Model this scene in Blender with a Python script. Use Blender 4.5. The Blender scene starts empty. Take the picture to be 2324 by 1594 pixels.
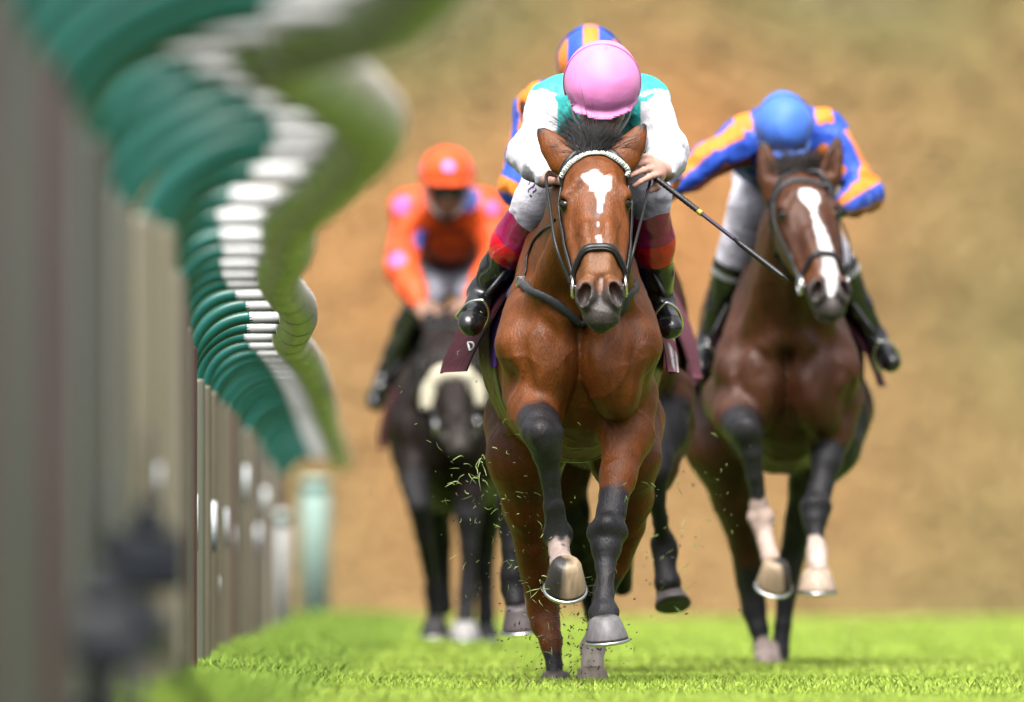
import bpy, math, random
import numpy as np
from mathutils import Vector
from mathutils.bvhtree import BVHTree

# ------------------------------------------------------------------ camera, sky, sun, exposure
S = bpy.context.scene
HC, FPX, HY = 0.40, 37800.0, 1259.0        # camera height; focal length and horizon row of the 2324 px wide survey of the photo
cam_d = bpy.data.cameras.new("camera"); cam = bpy.data.objects.new("camera", cam_d)
S.collection.objects.link(cam); S.camera = cam
cam.location = (0, 0, HC)
cam.rotation_euler = (math.radians(90) + math.atan((HY - 797) / FPX), 0, 0)
cam_d.sensor_width = 36; cam_d.lens = 36 * FPX / 2324
cam_d.clip_start = 1; cam_d.clip_end = 2000
cam_d.dof.use_dof = True; cam_d.dof.focus_distance = 49.75; cam_d.dof.aperture_fstop = cam_d.lens / 1000 / 0.145
S.view_settings.view_transform = 'Standard'; S.view_settings.look = 'None'
S.view_settings.gamma = 1; S.view_settings.exposure = 1.33
SUN_EL, SUN_AZ = math.radians(62), math.radians(190)   # azimuth clockwise from +Y: behind the camera's left shoulder
world = bpy.data.worlds.new("World"); S.world = world; world.use_nodes = True
wn = world.node_tree
bg = wn.nodes["Background"]; sky = wn.nodes.new("ShaderNodeTexSky")
sky.sky_type = 'NISHITA'; sky.sun_disc = False; sky.sun_elevation = SUN_EL; sky.sun_rotation = SUN_AZ
sky.dust_density = 5.0; sky.ozone_density = 1.0; sky.air_density = 1.0
hsv = wn.nodes.new("ShaderNodeHueSaturation"); hsv.inputs['Saturation'].default_value = 0.25   # overcast: a nearly grey sky
wn.links.new(sky.outputs[0], hsv.inputs['Color'])
gt = wn.nodes.new("ShaderNodeTexCoord"); sp_ = wn.nodes.new("ShaderNodeSeparateXYZ"); wn.links.new(gt.outputs['Generated'], sp_.inputs[0])
mr_ = wn.nodes.new("ShaderNodeMapRange"); mr_.inputs[1].default_value = 0; mr_.inputs[2].default_value = 1; mr_.inputs[3].default_value = .48; mr_.inputs[4].default_value = 1.75; wn.links.new(sp_.outputs[2], mr_.inputs[0])
mm_ = wn.nodes.new("ShaderNodeMix"); mm_.data_type = 'RGBA'; mm_.blend_type = 'MULTIPLY'; mm_.inputs['Factor'].default_value = 1
wn.links.new(hsv.outputs[0], mm_.inputs['A']); wn.links.new(mr_.outputs[0], mm_.inputs['B']); wn.links.new(mm_.outputs['Result'], bg.inputs[0])
bg.inputs[1].default_value = 0.085
sun_d = bpy.data.lights.new("sun", 'SUN'); sun = bpy.data.objects.new("sun", sun_d); S.collection.objects.link(sun)
sun_d.energy = 1.3; sun_d.angle = math.radians(38); sun_d.color = (1, .97, .92)
_sd = Vector((math.sin(SUN_AZ) * math.cos(SUN_EL), math.cos(SUN_AZ) * math.cos(SUN_EL), math.sin(SUN_EL)))
sun.rotation_euler = _sd.to_track_quat('Z', 'Y').to_euler(); sun.location = _sd * 60
S.cycles.max_bounces = 6; S.cycles.diffuse_bounces = 0; S.cycles.glossy_bounces = 3; S.cycles.transmission_bounces = 2
S.cycles.use_denoising = True

# ------------------------------------------------------------------ helpers
COL = S.collection
rng = np.random.default_rng(7); random.seed(7)
def W(px, py, d):                                     # survey pixel at a distance -> metres
    return np.array([(px - 1162) * d / FPX, d, HC + (HY - py) * d / FPX])
def nrm(v):
    v = np.asarray(v, float); return v / (np.linalg.norm(v) + 1e-12)
def tag(o, label=None, cat=None, group=None, kind=None):
    if label: o['label'] = label
    if cat: o['category'] = cat
    if group: o['group'] = group
    if kind: o['kind'] = kind
    return o
def empty(name, loc):
    o = bpy.data.objects.new(name, None); COL.objects.link(o); o.location = [float(c) for c in loc]; o.empty_display_size = .2
    return o
def link(name, me, mat, parent=None, smooth=True):
    if mat is not None:
        for m in (mat if isinstance(mat, (list, tuple)) else [mat]): me.materials.append(m)
    if smooth: me.polygons.foreach_set("use_smooth", np.ones(len(me.polygons), bool))
    o = bpy.data.objects.new(name, me); COL.objects.link(o)
    if parent is not None:
        o.parent = parent
        loc = parent.location.copy(); p = parent.parent
        while p is not None: loc += p.location; p = p.parent
        o.location = (-loc.x, -loc.y, -loc.z)
    return o
def npmesh(name, V, F, cols=None, mi=None):            # F: (n,k) array, or a list of such arrays
    me = bpy.data.meshes.new(name)
    Fs = [np.asarray(f, np.int32) for f in (F if isinstance(F, list) else [F]) if len(f)]
    V = np.asarray(V, np.float32)
    me.vertices.add(len(V)); me.vertices.foreach_set("co", V.ravel())
    lt = np.concatenate([np.full(len(f), f.shape[1], np.int32) for f in Fs])
    li = np.concatenate([f.ravel() for f in Fs])
    me.loops.add(len(li)); me.loops.foreach_set("vertex_index", li)
    me.polygons.add(len(lt)); me.polygons.foreach_set("loop_start", np.concatenate([[0], np.cumsum(lt)[:-1]]).astype(np.int32))
    me.polygons.foreach_set("loop_total", lt)
    if mi is not None: me.polygons.foreach_set("material_index", np.asarray(mi, np.int32))
    me.update(calc_edges=True); me.validate()
    if cols is not None:
        a = me.color_attributes.new("Col", 'FLOAT_COLOR', 'POINT')
        c = np.ones((len(V), 4), np.float32); c[:, :3] = cols; a.data.foreach_set("color", c.ravel())
    return me
class MB:                                             # collects tubes, boxes, ribbons into one mesh
    def __init__(s): s.V = []; s.Q = []; s.T = []; s.C = []; s.n = 0
    def add(s, V, Q=None, T=None, c=None):
        V = np.asarray(V, float)
        if Q is not None and len(Q): s.Q.append(np.asarray(Q) + s.n)
        if T is not None and len(T): s.T.append(np.asarray(T) + s.n)
        s.V.append(V); s.n += len(V)
        s.C.append(np.tile(np.asarray(c if c is not None else (1, 1, 1), float), (len(V), 1)))
        return s
    def tube(s, P, r, seg=10, c=None, flat=None, cap=True):     # r scalar or per point; flat=(axis, factor)
        P = np.asarray(P, float); n = len(P); r = np.broadcast_to(np.asarray(r, float), (n,))
        T = np.gradient(P, axis=0); T /= np.linalg.norm(T, axis=1)[:, None] + 1e-12
        u = np.cross(T[0], (0, 0, 1) if abs(T[0][2]) < .9 else (1, 0, 0)); u = nrm(u)
        V = []
        for i in range(n):
            u = nrm(u - T[i] * (u @ T[i])); v = np.cross(T[i], u)
            a = np.arange(seg) * 2 * math.pi / seg
            R = np.outer(np.cos(a), u) + np.outer(np.sin(a), v)
            if flat is not None: R = R + np.outer(R @ nrm(flat[0]), nrm(flat[0])) * (flat[1] - 1)
            V.append(P[i] + R * r[i])
        V = np.concatenate(V); k = np.arange(seg); k2 = (k + 1) % seg
        Q = np.concatenate([np.stack([i * seg + k, i * seg + k2, (i + 1) * seg + k2, (i + 1) * seg + k], 1) for i in range(n - 1)])
        T3 = []
        if cap:
            V = np.concatenate([V, P[:1], P[-1:]]); a, b = n * seg, n * seg + 1
            T3 = np.concatenate([np.stack([k2, k, np.full(seg, a)], 1), np.stack([(n - 1) * seg + k, (n - 1) * seg + k2, np.full(seg, b)], 1)])
        return s.add(V, Q, T3, c)
    def box(s, c, size, R=None, col=None, bev=0.0):
        h = np.asarray(size, float) / 2; b = min(bev, *(h * .9)) if bev else 0
        if not b:
            V = np.array([[x, y, z] for x in (-1, 1) for y in (-1, 1) for z in (-1, 1)], float) * h
            Q = [[0, 1, 3, 2], [4, 6, 7, 5], [0, 4, 5, 1], [2, 3, 7, 6], [0, 2, 6, 4], [1, 5, 7, 3]]
            T = []
        else:                                          # chamfered box
            V = []
            for x in (-1, 1):
                for y in (-1, 1):
                    for z in (-1, 1):
                        q = np.array([x, y, z])
                        for ax in range(3):
                            e = h - b; e[ax] = h[ax]; V.append(q * e)
            V = np.array(V); I = lambda x, y, z, ax: ((x > 0) * 4 + (y > 0) * 2 + (z > 0)) * 3 + ax
            Q = []
            for ax in range(3):
                for sg in (-1, 1):
                    o1, o2 = [a for a in range(3) if a != ax]
                    f = []
                    for p, q2 in ((-1, -1), (1, -1), (1, 1), (-1, 1)):
                        q = [0, 0, 0]; q[ax] = sg; q[o1] = p; q[o2] = q2; f.append(I(*q, ax))
                    Q.append(f)
            for ax in range(3):
                o1, o2 = [a for a in range(3) if a != ax]
                for p in (-1, 1):
                    for q2 in (-1, 1):
                        f = []
                        for t, who in ((-1, o1), (1, o1), (1, o2), (-1, o2)):
                            q = [0, 0, 0]; q[ax] = t; q[o1] = p; q[o2] = q2; f.append(I(*q, who))
                        Q.append(f)
            T = [[I(x, y, z, 0), I(x, y, z, 1), I(x, y, z, 2)] for x in (-1, 1) for y in (-1, 1) for z in (-1, 1)]
        if R is not None: V = V @ np.asarray(R).T
        return s.add(V + np.asarray(c, float), Q, T, col)
    def build(s, name, mat, parent=None, colored=False, smooth=True):
        V = np.concatenate(s.V); F = []
        if s.Q: F.append(np.concatenate(s.Q))
        if s.T: F.append(np.concatenate(s.T))
        return link(name, npmesh(name, V, F, np.concatenate(s.C) if colored else None), mat, parent, smooth)
def spline(P, n=24):                                   # Catmull-Rom through the points
    P = np.asarray(P, float)
    if len(P) < 3: return np.linspace(0, 1, n)[:, None] * (P[-1] - P[0]) + P[0]
    Q = np.vstack([2 * P[0] - P[1], P, 2 * P[-1] - P[-2]]); out = []
    for t in np.linspace(0, len(P) - 1 - 1e-9, n):
        i = int(t); f = t - i; a, b, c, d = Q[i:i + 4]
        out.append(.5 * (2 * b + (c - a) * f + (2 * a - 5 * b + 4 * c - d) * f * f + (3 * b - a - 3 * c + d) * f ** 3))
    return np.array(out)

# ------------------------------------------------------------------ implicit surfaces -> one continuous mesh
def _noise3(seed):
    r = np.random.default_rng(seed); A = r.normal(size=(10, 3)); A /= np.linalg.norm(A, axis=1)[:, None]
    ph = r.uniform(0, 6.28, 10); fr = r.uniform(.6, 1.7, 10)
    def f(X, Y, Z, s):
        o = 0
        for i in range(10): o = o + np.sin((A[i, 0] * X + A[i, 1] * Y + A[i, 2] * Z) * (s * fr[i]) + ph[i])
        return o / 4.5
    return f
NOISE = [_noise3(k) for k in range(6)]
class Cone:
    def __init__(s, a, b, ra, rb=None, u=None, f=1.0):   # f<1 thins the section along u
        s.a, s.b = np.asarray(a, float), np.asarray(b, float); s.ra = ra; s.rb = ra if rb is None else rb
        s.u = None if u is None else nrm(u); s.f = f
    def bounds(s):
        r = max(s.ra, s.rb) * max(1, s.f); return np.minimum(s.a, s.b) - r, np.maximum(s.a, s.b) + r
    def d(s, X, Y, Z):
        ba = s.b - s.a; L2 = ba @ ba + 1e-12
        x, y, z = X - s.a[0], Y - s.a[1], Z - s.a[2]
        h = np.clip((x * ba[0] + y * ba[1] + z * ba[2]) / L2, 0, 1)
        x, y, z = x - h * ba[0], y - h * ba[1], z - h * ba[2]
        if s.u is not None:
            c = (x * s.u[0] + y * s.u[1] + z * s.u[2]) * (1 / s.f - 1)
            x, y, z = x + c * s.u[0], y + c * s.u[1], z + c * s.u[2]
        return np.sqrt(x * x + y * y + z * z) - (s.ra + (s.rb - s.ra) * h)
class Ell:
    def __init__(s, c, r, R=None):                       # R rows: local axes
        s.c = np.asarray(c, float); s.r = np.asarray(r, float); s.R = np.eye(3) if R is None else np.array([nrm(q) for q in R])
    def bounds(s):
        e = np.sqrt(((s.R * s.r[:, None]) ** 2).sum(0)); return s.c - e, s.c + e
    def d(s, X, Y, Z):
        x, y, z = X - s.c[0], Y - s.c[1], Z - s.c[2]
        q = [x * a[0] + y * a[1] + z * a[2] for a in s.R]
        k0 = np.sqrt(sum((q[i] / s.r[i]) ** 2 for i in range(3))); k1 = np.sqrt(sum((q[i] / s.r[i] ** 2) ** 2 for i in range(3)))
        return k0 * (k0 - 1) / (k1 + 1e-9)
class Loft:                                              # sections along A: rows (t, w0, halfw, n_top, n_bot)
    def __init__(s, O, A, U, N, rows, ex=2.2):
        s.O = np.asarray(O, float); s.A, s.U, s.N = nrm(A), nrm(U), nrm(N); s.r = np.asarray(rows, float); s.ex = ex
    def bounds(s):
        P = []
        for t, w0, w, a, b in s.r:
            for x in (-w, w):
                for n in (a, b): P.append(s.O + s.A * t + s.U * (w0 + x) + s.N * n)
        P = np.array(P); return P.min(0) - .01, P.max(0) + .01
    def d(s, X, Y, Z):
        x, y, z = X - s.O[0], Y - s.O[1], Z - s.O[2]
        t = x * s.A[0] + y * s.A[1] + z * s.A[2]; w = x * s.U[0] + y * s.U[1] + z * s.U[2]; n = x * s.N[0] + y * s.N[1] + z * s.N[2]
        r = s.r; T = r[:, 0]
        I = lambda k: np.interp(t, T, r[:, k])
        hw, top, bot = I(2), I(3), I(4)
        c, h = (top + bot) / 2, np.maximum((top - bot) / 2, .004)
        q = (np.abs((w - I(1)) / hw) ** s.ex + np.abs((n - c) / h) ** s.ex) ** (1 / s.ex)
        d = (q - 1) * np.minimum(hw, h) * .9
        over = np.maximum(np.maximum(T[0] - t, t - T[-1]), 0)
        return np.where(over > 0, np.sqrt(np.maximum(d, 0) ** 2 + over ** 2) , d)
class Field:
    def __init__(s, voxel): s.v = voxel; s.ops = []
    def add(s, p, k=.02): s.ops.append((p, k, 0)); return s
    def sub(s, p, k=.01): s.ops.append((p, k, 1)); return s
    def cut(s, p, k=.004): s.ops.append((p, k, 2)); return s      # keep only what is inside p (whole grid)
    def warp(s, fn): s.ops.append((fn, 0, 3)); return s           # fn(X,Y,Z) added to the distance
    def chain(s, pts, k=.02, u=None, f=1.0):                      # pts: list of (point, r)
        for (a, ra), (b, rb) in zip(pts, pts[1:]): s.add(Cone(a, b, ra, rb, u, f), k)
        return s
    def mesh(s):
        v = s.v; B = [p.bounds() for p, k, m in s.ops if m == 0]
        lo = np.min([b[0] for b in B], 0) - 4 * v; hi = np.max([b[1] for b in B], 0) + 4 * v
        n = np.ceil((hi - lo) / v).astype(int) + 1
        ax = [(lo[i] + v * np.arange(n[i])).astype(np.float32) for i in range(3)]
        F = np.full(n, 1.0, np.float32)
        for p, k, m in s.ops:
            if m == 3:
                near = np.abs(F) < .05; I = np.nonzero(near)
                F[I] += p(ax[0][I[0]], ax[1][I[1]], ax[2][I[2]]).astype(np.float32); continue
            if m == 2: i0, i1 = np.zeros(3, int), n
            else:
                a, b = p.bounds(); g = k + 3.5 * v
                i0 = np.clip(np.floor((a - g - lo) / v).astype(int), 0, n); i1 = np.clip(np.ceil((b + g - lo) / v).astype(int) + 1, 0, n)
                if (i1 <= i0).any(): continue
            sl = tuple(slice(i0[i], i1[i]) for i in range(3))
            d = p.d(ax[0][sl[0]][:, None, None], ax[1][sl[1]][None, :, None], ax[2][sl[2]][None, None, :]).astype(np.float32)
            f = F[sl]
            if m == 0:
                h = np.maximum(k - np.abs(f - d), 0) / k; F[sl] = np.minimum(f, d) - h * h * k * .25
            else:
                if m == 1: d = -d
                h = np.maximum(k - np.abs(f - d), 0) / k; F[sl] = np.maximum(f, d) + h * h * k * .25
        return nets(F, lo, v)
def nets(F, lo, v):
    n = np.array(F.shape); neg = F < 0; st = np.array([(n[1] - 1) * (n[2] - 1), n[2] - 1, 1])
    ids, pos, quads = [], [], []
    for a in range(3):
        b, c = (a + 1) % 3, (a + 2) % 3
        s0 = [slice(None)] * 3; s1 = [slice(None)] * 3; s0[a] = slice(0, -1); s1[a] = slice(1, None)
        E = np.argwhere(neg[tuple(s0)] != neg[tuple(s1)])
        E = E[(E[:, b] > 0) & (E[:, c] > 0) & (E[:, b] < n[b] - 1) & (E[:, c] < n[c] - 1)]
        E1 = E.copy(); E1[:, a] += 1
        f0, f1 = F[tuple(E.T)], F[tuple(E1.T)]
        P = E.astype(np.float64); P[:, a] += f0 / (f0 - f1)
        cells = []
        for db, dc in ((-1, -1), (0, -1), (0, 0), (-1, 0)):
            C = E.copy(); C[:, b] += db; C[:, c] += dc; cells.append(C @ st)
        for C in cells: ids.append(C); pos.append(P)
        q = np.stack(cells, 1); fl = f0 > 0; q[fl] = q[fl][:, ::-1]; quads.append(q)
    ids = np.concatenate(ids); pos = np.concatenate(pos)
    u, inv = np.unique(ids, return_inverse=True); cnt = np.bincount(inv)
    V = np.stack([np.bincount(inv, pos[:, i]) / cnt for i in range(3)], 1) * v + lo
    return V, np.searchsorted(u, np.concatenate(quads)).astype(np.int32)
def sm(d, soft):                                       # 1 inside a primitive, 0 outside, soft edge
    t = np.clip((soft - d) / (2 * soft), 0, 1); return t * t * (3 - 2 * t)
def paint(V, base, ops):                               # ops: (primitive or fn, colour, softness, ragged-edge amount, offset)
    C = np.tile(np.asarray(base, float), (len(V), 1)); x, y, z = V.T
    for op in ops:
        p, col, soft = op[:3]; rag = op[3] if len(op) > 3 else 0; off = op[4] if len(op) > 4 else 0
        d = (p.d(x, y, z) if hasattr(p, 'd') else p(x, y, z)) - off
        if rag: d = d + rag * NOISE[1](x, y, z, 90) + rag * .6 * NOISE[2](x, y, z, 230)
        w = sm(d, soft)[:, None]; C = C * (1 - w) + np.asarray(col) * w
    return C

# ------------------------------------------------------------------ materials
def mat(name, col=(.5, .5, .5), rough=.5, spec=.5, metal=0., noise=0., nscale=40., bump=0., bscale=120., attr=False, coat=0., sheen=0., emit=None, stretch=None, trans=0., bdist=.004):
    m = bpy.data.materials.new(name); m.use_nodes = True; nt = m.node_tree; N, L = nt.nodes, nt.links; b = N["Principled BSDF"]
    b.inputs['Roughness'].default_value = rough; b.inputs['Specular IOR Level'].default_value = spec; b.inputs['Metallic'].default_value = metal
    b.inputs['Coat Weight'].default_value = coat; b.inputs['Coat Roughness'].default_value = .15
    b.inputs['Sheen Weight'].default_value = sheen
    tc = N.new("ShaderNodeTexCoord"); vec = tc.outputs['Object']
    if stretch:
        mp = N.new("ShaderNodeMapping"); mp.inputs['Scale'].default_value = stretch; L.new(vec, mp.inputs[0]); vec = mp.outputs[0]
    if attr:
        a = N.new("ShaderNodeAttribute"); a.attribute_name = "Col"; src = a.outputs['Color']
    else:
        r = N.new("ShaderNodeRGB"); r.outputs[0].default_value = (*col, 1); src = r.outputs[0]
    if noise:
        n = N.new("ShaderNodeTexNoise"); n.inputs['Scale'].default_value = nscale; n.inputs['Detail'].default_value = 6; L.new(vec, n.inputs['Vector'])
        mr = N.new("ShaderNodeMapRange"); mr.inputs[1].default_value = .25; mr.inputs[2].default_value = .75
        mr.inputs[3].default_value = 1 - noise; mr.inputs[4].default_value = 1 + noise; L.new(n.outputs[0], mr.inputs[0])
        mx = N.new("ShaderNodeMix"); mx.data_type = 'RGBA'; mx.blend_type = 'MULTIPLY'; mx.inputs['Factor'].default_value = 1
        L.new(src, mx.inputs['A']); L.new(mr.outputs[0], mx.inputs['B']); src = mx.outputs['Result']
    L.new(src, b.inputs['Base Color'])
    if bump:
        n2 = N.new("ShaderNodeTexNoise"); n2.inputs['Scale'].default_value = bscale; n2.inputs['Detail'].default_value = 5; L.new(vec, n2.inputs['Vector'])
        bp = N.new("ShaderNodeBump"); bp.inputs['Strength'].default_value = bump; bp.inputs['Distance'].default_value = bdist
        L.new(n2.outputs[0], bp.inputs['Height']); L.new(bp.outputs[0], b.inputs['Normal'])
    if trans:
        b.inputs['Subsurface Weight'].default_value = trans; b.inputs['Subsurface Radius'].default_value = (.01, .004, .002)
    return m
M = dict(
    coat=mat('horse_coat', attr=True, rough=.44, spec=.36, noise=.32, nscale=34, bump=.55, bscale=190, stretch=(1, 1, .35), bdist=.005),
    coat_dark=mat('dark_coat', attr=True, rough=.5, spec=.16, noise=.32, nscale=34, bump=.4, bscale=190, stretch=(1, 1, .35)),
    hair=mat('horse_hair', (.034, .032, .033), .55, .3, noise=.4, nscale=90),
    hoof=mat('hoof_horn', attr=True, rough=.45, noise=.3, nscale=70, bump=.3, stretch=(1, 1, .2)),
    steel=mat('steel', (.62, .62, .62), .25, metal=1, noise=.2, nscale=60),
    eye=mat('eye', (.008, .006, .005), .06, .6),
    leather=mat('black_leather', (.012, .012, .013), .38, .5, noise=.3, nscale=50, bump=.25, bscale=200),
    strap=mat('grey_strap', (.055, .06, .065), .55, .4, noise=.25, nscale=90, bump=.3, bscale=400),
    silk=mat('silk', attr=True, rough=.45, spec=.35, noise=.06, nscale=20, bump=.7, bscale=16, bdist=.02, stretch=(1.6, 1, .8), sheen=.1),
    cap=mat('cap_silk', attr=True, rough=.5, spec=.3, noise=.05, nscale=18, bump=.28, bscale=13, bdist=.014, sheen=.15),
    cloth=mat('cloth', attr=True, rough=.75, spec=.25, noise=.1, nscale=60, bump=.5, bscale=24, bdist=.012, stretch=(1, 1, 1.7)),
    skin=mat('skin', attr=True, rough=.5, spec=.35, noise=.12, nscale=60, bump=.2, bscale=150, trans=.12),
    boot=mat('boot_leather', attr=True, rough=.2, spec=.6, noise=.15, nscale=30, bump=.3, bscale=40, coat=.3),
    white=mat('white_enamel', (.8, .8, .78), .3, noise=.05),
)
# ------------------------------------------------------------------ ground, hillside, wood
def gz(x, y):
    x, y = np.asarray(x, float), np.asarray(y, float)
    z = .012 * NOISE[0](x, y, 0 * x, 1.1) + .02 * np.sin(y * .21 + 1) * np.clip((y - 56) / 20, 0, 1)
    z = z + .03 * np.exp(-((x + .95) / .35) ** 2) * np.clip((y - 30) / 12, 0, 1)             # ridge of longer turf under the rail
    z = z + .11 * np.clip((47 - y) / 11, 0, 1) / (1 + np.exp((x + .60) / .07))          # the bank under the rail rises towards the camera
    z = z + .0 * y
    z = z + np.where(y > 97, -(y - 97) ** 2 * .004, 0) * (y < 140) - 4.6 * (y >= 140) * 1.0
    h = np.clip((y - 175) / 120, 0, 2)
    return z + np.where(y > 175, h * h * 26 + 7 * h, 0)
def sheet(xs, ys):
    X, Y = np.meshgrid(xs, ys); V = np.stack([X.ravel(), Y.ravel(), gz(X, Y).ravel()], 1); n = len(xs); i, j = np.meshgrid(np.arange(n - 1), np.arange(len(ys) - 1))
    a = (j * n + i).ravel(); return V, np.stack([a, a + 1, a + n + 1, a + n], 1)
def ground_mat():
    m = mat('turf', (.13, .27, .022), .8, .2, bump=.5, bscale=90); nt = m.node_tree; N, L = nt.nodes, nt.links; b = N['Principled BSDF']
    tc = N.new('ShaderNodeTexCoord'); n1 = N.new('ShaderNodeTexNoise'); n1.inputs['Scale'].default_value = .9; n1.inputs['Detail'].default_value = 8; L.new(tc.outputs['Object'], n1.inputs['Vector'])
    cr = N.new('ShaderNodeValToRGB'); cr.color_ramp.elements[0].position = .32; cr.color_ramp.elements[0].color = (.10, .16, .022, 1); cr.color_ramp.elements[1].position = .68; cr.color_ramp.elements[1].color = (.15, .22, .035, 1)
    L.new(n1.outputs[0], cr.inputs[0]); L.new(cr.outputs[0], b.inputs['Base Color']); return m
V, Q = sheet(np.concatenate([np.linspace(-60, -6, 19), np.linspace(-5, 5, 81), np.linspace(6, 60, 19)]), np.concatenate([np.linspace(-5, 30, 20), np.linspace(31, 140, 220)]))
tag(link('ground', npmesh('ground', V, Q), ground_mat()), kind='structure')
V, Q = sheet(np.linspace(-120, 120, 61), np.linspace(140.0, 420, 57))
tag(link('hillside', npmesh('hillside', V, Q), mat('bracken', (.19, .13, .06), .9, .1, noise=.5, nscale=.5)), kind='structure')
def grass():
    r = np.random.default_rng(5); P = []; Hh = []
    def zone(n, x0, x1, y0, y1, h0, h1, pw=1.0):
        x = r.uniform(x0, x1, n); y = y0 + (y1 - y0) * r.uniform(0, 1, n) ** pw; P.append(np.stack([x, y, gz(x, y) - .004], 1)); Hh.append(r.uniform(h0, h1, n))
    zone(220000, -2.2, 3.2, 39, 52, .012, .034); zone(110000, -2.2, 3.6, 52, 64, .014, .036); zone(60000, -3, 4.5, 64, 100, .02, .045)
    zone(60000, -4.5, -2.2, 36, 60, .02, .05); zone(40000, 3.2, 5.5, 38, 60, .02, .05)
    zone(60000, -1.5, -.55, 33, 58, .02, .055); zone(20000, -1.7, -.6, 58, 95, .02, .06)
    P = np.concatenate(P); Hh = np.concatenate(Hh); n = len(P); a = r.uniform(0, 6.283, n); wd = r.uniform(.0016, .0034, n) * (1 + np.clip((P[:, 1] - 55) / 25, 0, 3)); ln = r.uniform(.1, .75, n) * Hh; la = r.uniform(0, 6.283, n)
    d = np.stack([np.cos(a), np.sin(a), 0 * a], 1) * wd[:, None]; lean = np.stack([np.cos(la), np.sin(la), 0 * la], 1) * ln[:, None]; up = np.stack([0 * a, 0 * a, Hh], 1)
    V = np.stack([P - d, P + d, P + lean * .35 + up * .62 + d * .75, P + lean + up, P + lean * .35 + up * .62 - d * .75], 1).reshape(-1, 3)
    k = np.arange(n)[:, None] * 5; F = np.concatenate([k, k + 1, k + 2, k + 3, k + 4], 1)
    g = NOISE[2](P[:, 0], P[:, 1], 0 * a, 2.2)[:, None] * .5 + r.normal(size=(n, 1)) * .35; g = np.clip(g * .5 + .5, 0, 1)
    c = np.array((.33, .50, .045)) * (1 - g) + np.array((.58, .77, .13)) * g; dry = r.uniform(size=n) < .03 + .09 * (NOISE[5](P[:, 0], P[:, 1], 0 * a, 1.6) > .8); c[dry] = (.42, .38, .14)
    rail = ((P[:, 0] < -.5) & (Hh > .03))[:, None]; c = np.where(rail, c * np.array((.72, .80, .8)), c)
    o = link('grass', npmesh('grass', V, F, np.repeat(c, 5, 0)), mat('grass_blade', attr=True, rough=.5, spec=.3, trans=0), smooth=False); tag(o, 'short bright green turf of the racecourse', 'grass', kind='stuff')
grass()
def wood():
    r = np.random.default_rng(9); n = 330000; x = r.uniform(-19, 19, n); y = r.uniform(172, 262, n); z0 = gz(x, y)
    crown = .5 + .2 * NOISE[1](x, y, 0 * x, .35); z = z0 + r.uniform(-.2, 1, n) * crown; P = np.stack([x, y, z], 1)
    s = r.uniform(.09, .18, n)[:, None]; nn = np.array((0, -.6, .8)) + .38 * r.normal(size=(n, 3)); nn /= np.linalg.norm(nn, axis=1)[:, None]; u = np.cross(nn, r.normal(size=(n, 3))); u /= np.linalg.norm(u, axis=1)[:, None]; v = np.cross(u, nn); v /= np.linalg.norm(v, axis=1)[:, None]
    V = np.stack([P - u * s, P - v * s * .6, P + u * s, P + v * s * .6], 1).reshape(-1, 3); k = np.arange(n)[:, None] * 4
    a = NOISE[3](x, 0 * y, z * .9, .8); b = NOISE[4](x, 0 * y, z, .4); c = NOISE[5](x, .2 * y, z, 2.4)
    # rust, ochre, olive, grey-brown crowns
    pal = np.array([(.39, .185, .068), (.27, .168, .070), (.185, .155, .062), (.17, .15, .095)])
    q = np.clip(1.25 + a * 1.1 + b * .9 + c * .10 + .05 * (z - 3), 0, 2.999); i = q.astype(int); f = (q - i)[:, None]
    C = pal[i] * (1 - f) + pal[i + 1] * f; C = C * r.uniform(.85, 1.12, (n, 1))
    o = link('wood', npmesh('wood', V, np.concatenate([k, k + 1, k + 2, k + 3], 1), np.repeat(C, 4, 0)), mat('autumn_leaves', attr=True, rough=.8, spec=.1), smooth=False)
    tag(o, 'autumn wood of rust, ochre and olive crowns on the hillside', 'wood', kind='stuff')
wood()
# ------------------------------------------------------------------ running rail on its goose-neck posts
RAIL = np.array([(22.5, 1350, -620), (24.5, 1180, -360), (27, 1010, -120), (29, 866, 22), (30.5, 622, 98), (32, 745, 185), (33.5, 838, 285), (35.5, 765, 388), (38, 664, 488), (40.5, 655, 560), (43, 632, 612), (45.5, 640, 652), (48, 672, 692), (50, 676, 726), (53, 658, 768), (56, 682, 800), (61, 706, 838),
                 (70, 729, 900), (80, 746, 966), (92, 775, 1048)], float)
RP = np.array([W(px, py, d) for d, px, py in RAIL]); rp = spline(RP, 500)
POSTX = np.array([(22.5, -150), (24, -75), (26, 18), (28, 92), (29.4, 150), (30.7, 192), (31.9, 184), (33.1, 262), (34.5, 345), (36, 372), (39.5, 388), (43, 402), (50, 428), (58, 480), (65, 517), (70, 551), (85, 614), (92, 640)], float)
big = lambda d: np.interp(d, [30, 44], [1.42, 1.0])          # the nearest lengths of rail are of a heavier pattern
M['rail'] = mat('rail_pvc', attr=True, rough=.34, spec=.35, noise=.12, nscale=14); M['arm'] = mat('green_pvc', (.009, .12, .096), .24, .5, noise=.15, nscale=12)
M['strip'] = mat('strip', (.75, .8, .82), .25); M['post'] = mat('post_alloy', attr=True, rough=.38, spec=.5, noise=.12, nscale=20, stretch=(1, 1, .15), bump=.1)
rail = empty('running_rail', (RP[8][0], RP[8][1], 1.0)); tag(rail, 'long wavy white plastic rail with algae and grass reflection painted green along its underside', 'rail')
seg = 20; b = MB(); rad = .057 * big(rp[:, 1]); b.tube(rp, rad, seg); V = b.V[0]; Ck = np.repeat(rp, seg, 0); nv = (V[:len(Ck)] - Ck) / np.repeat(rad, seg)[:, None]
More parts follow.
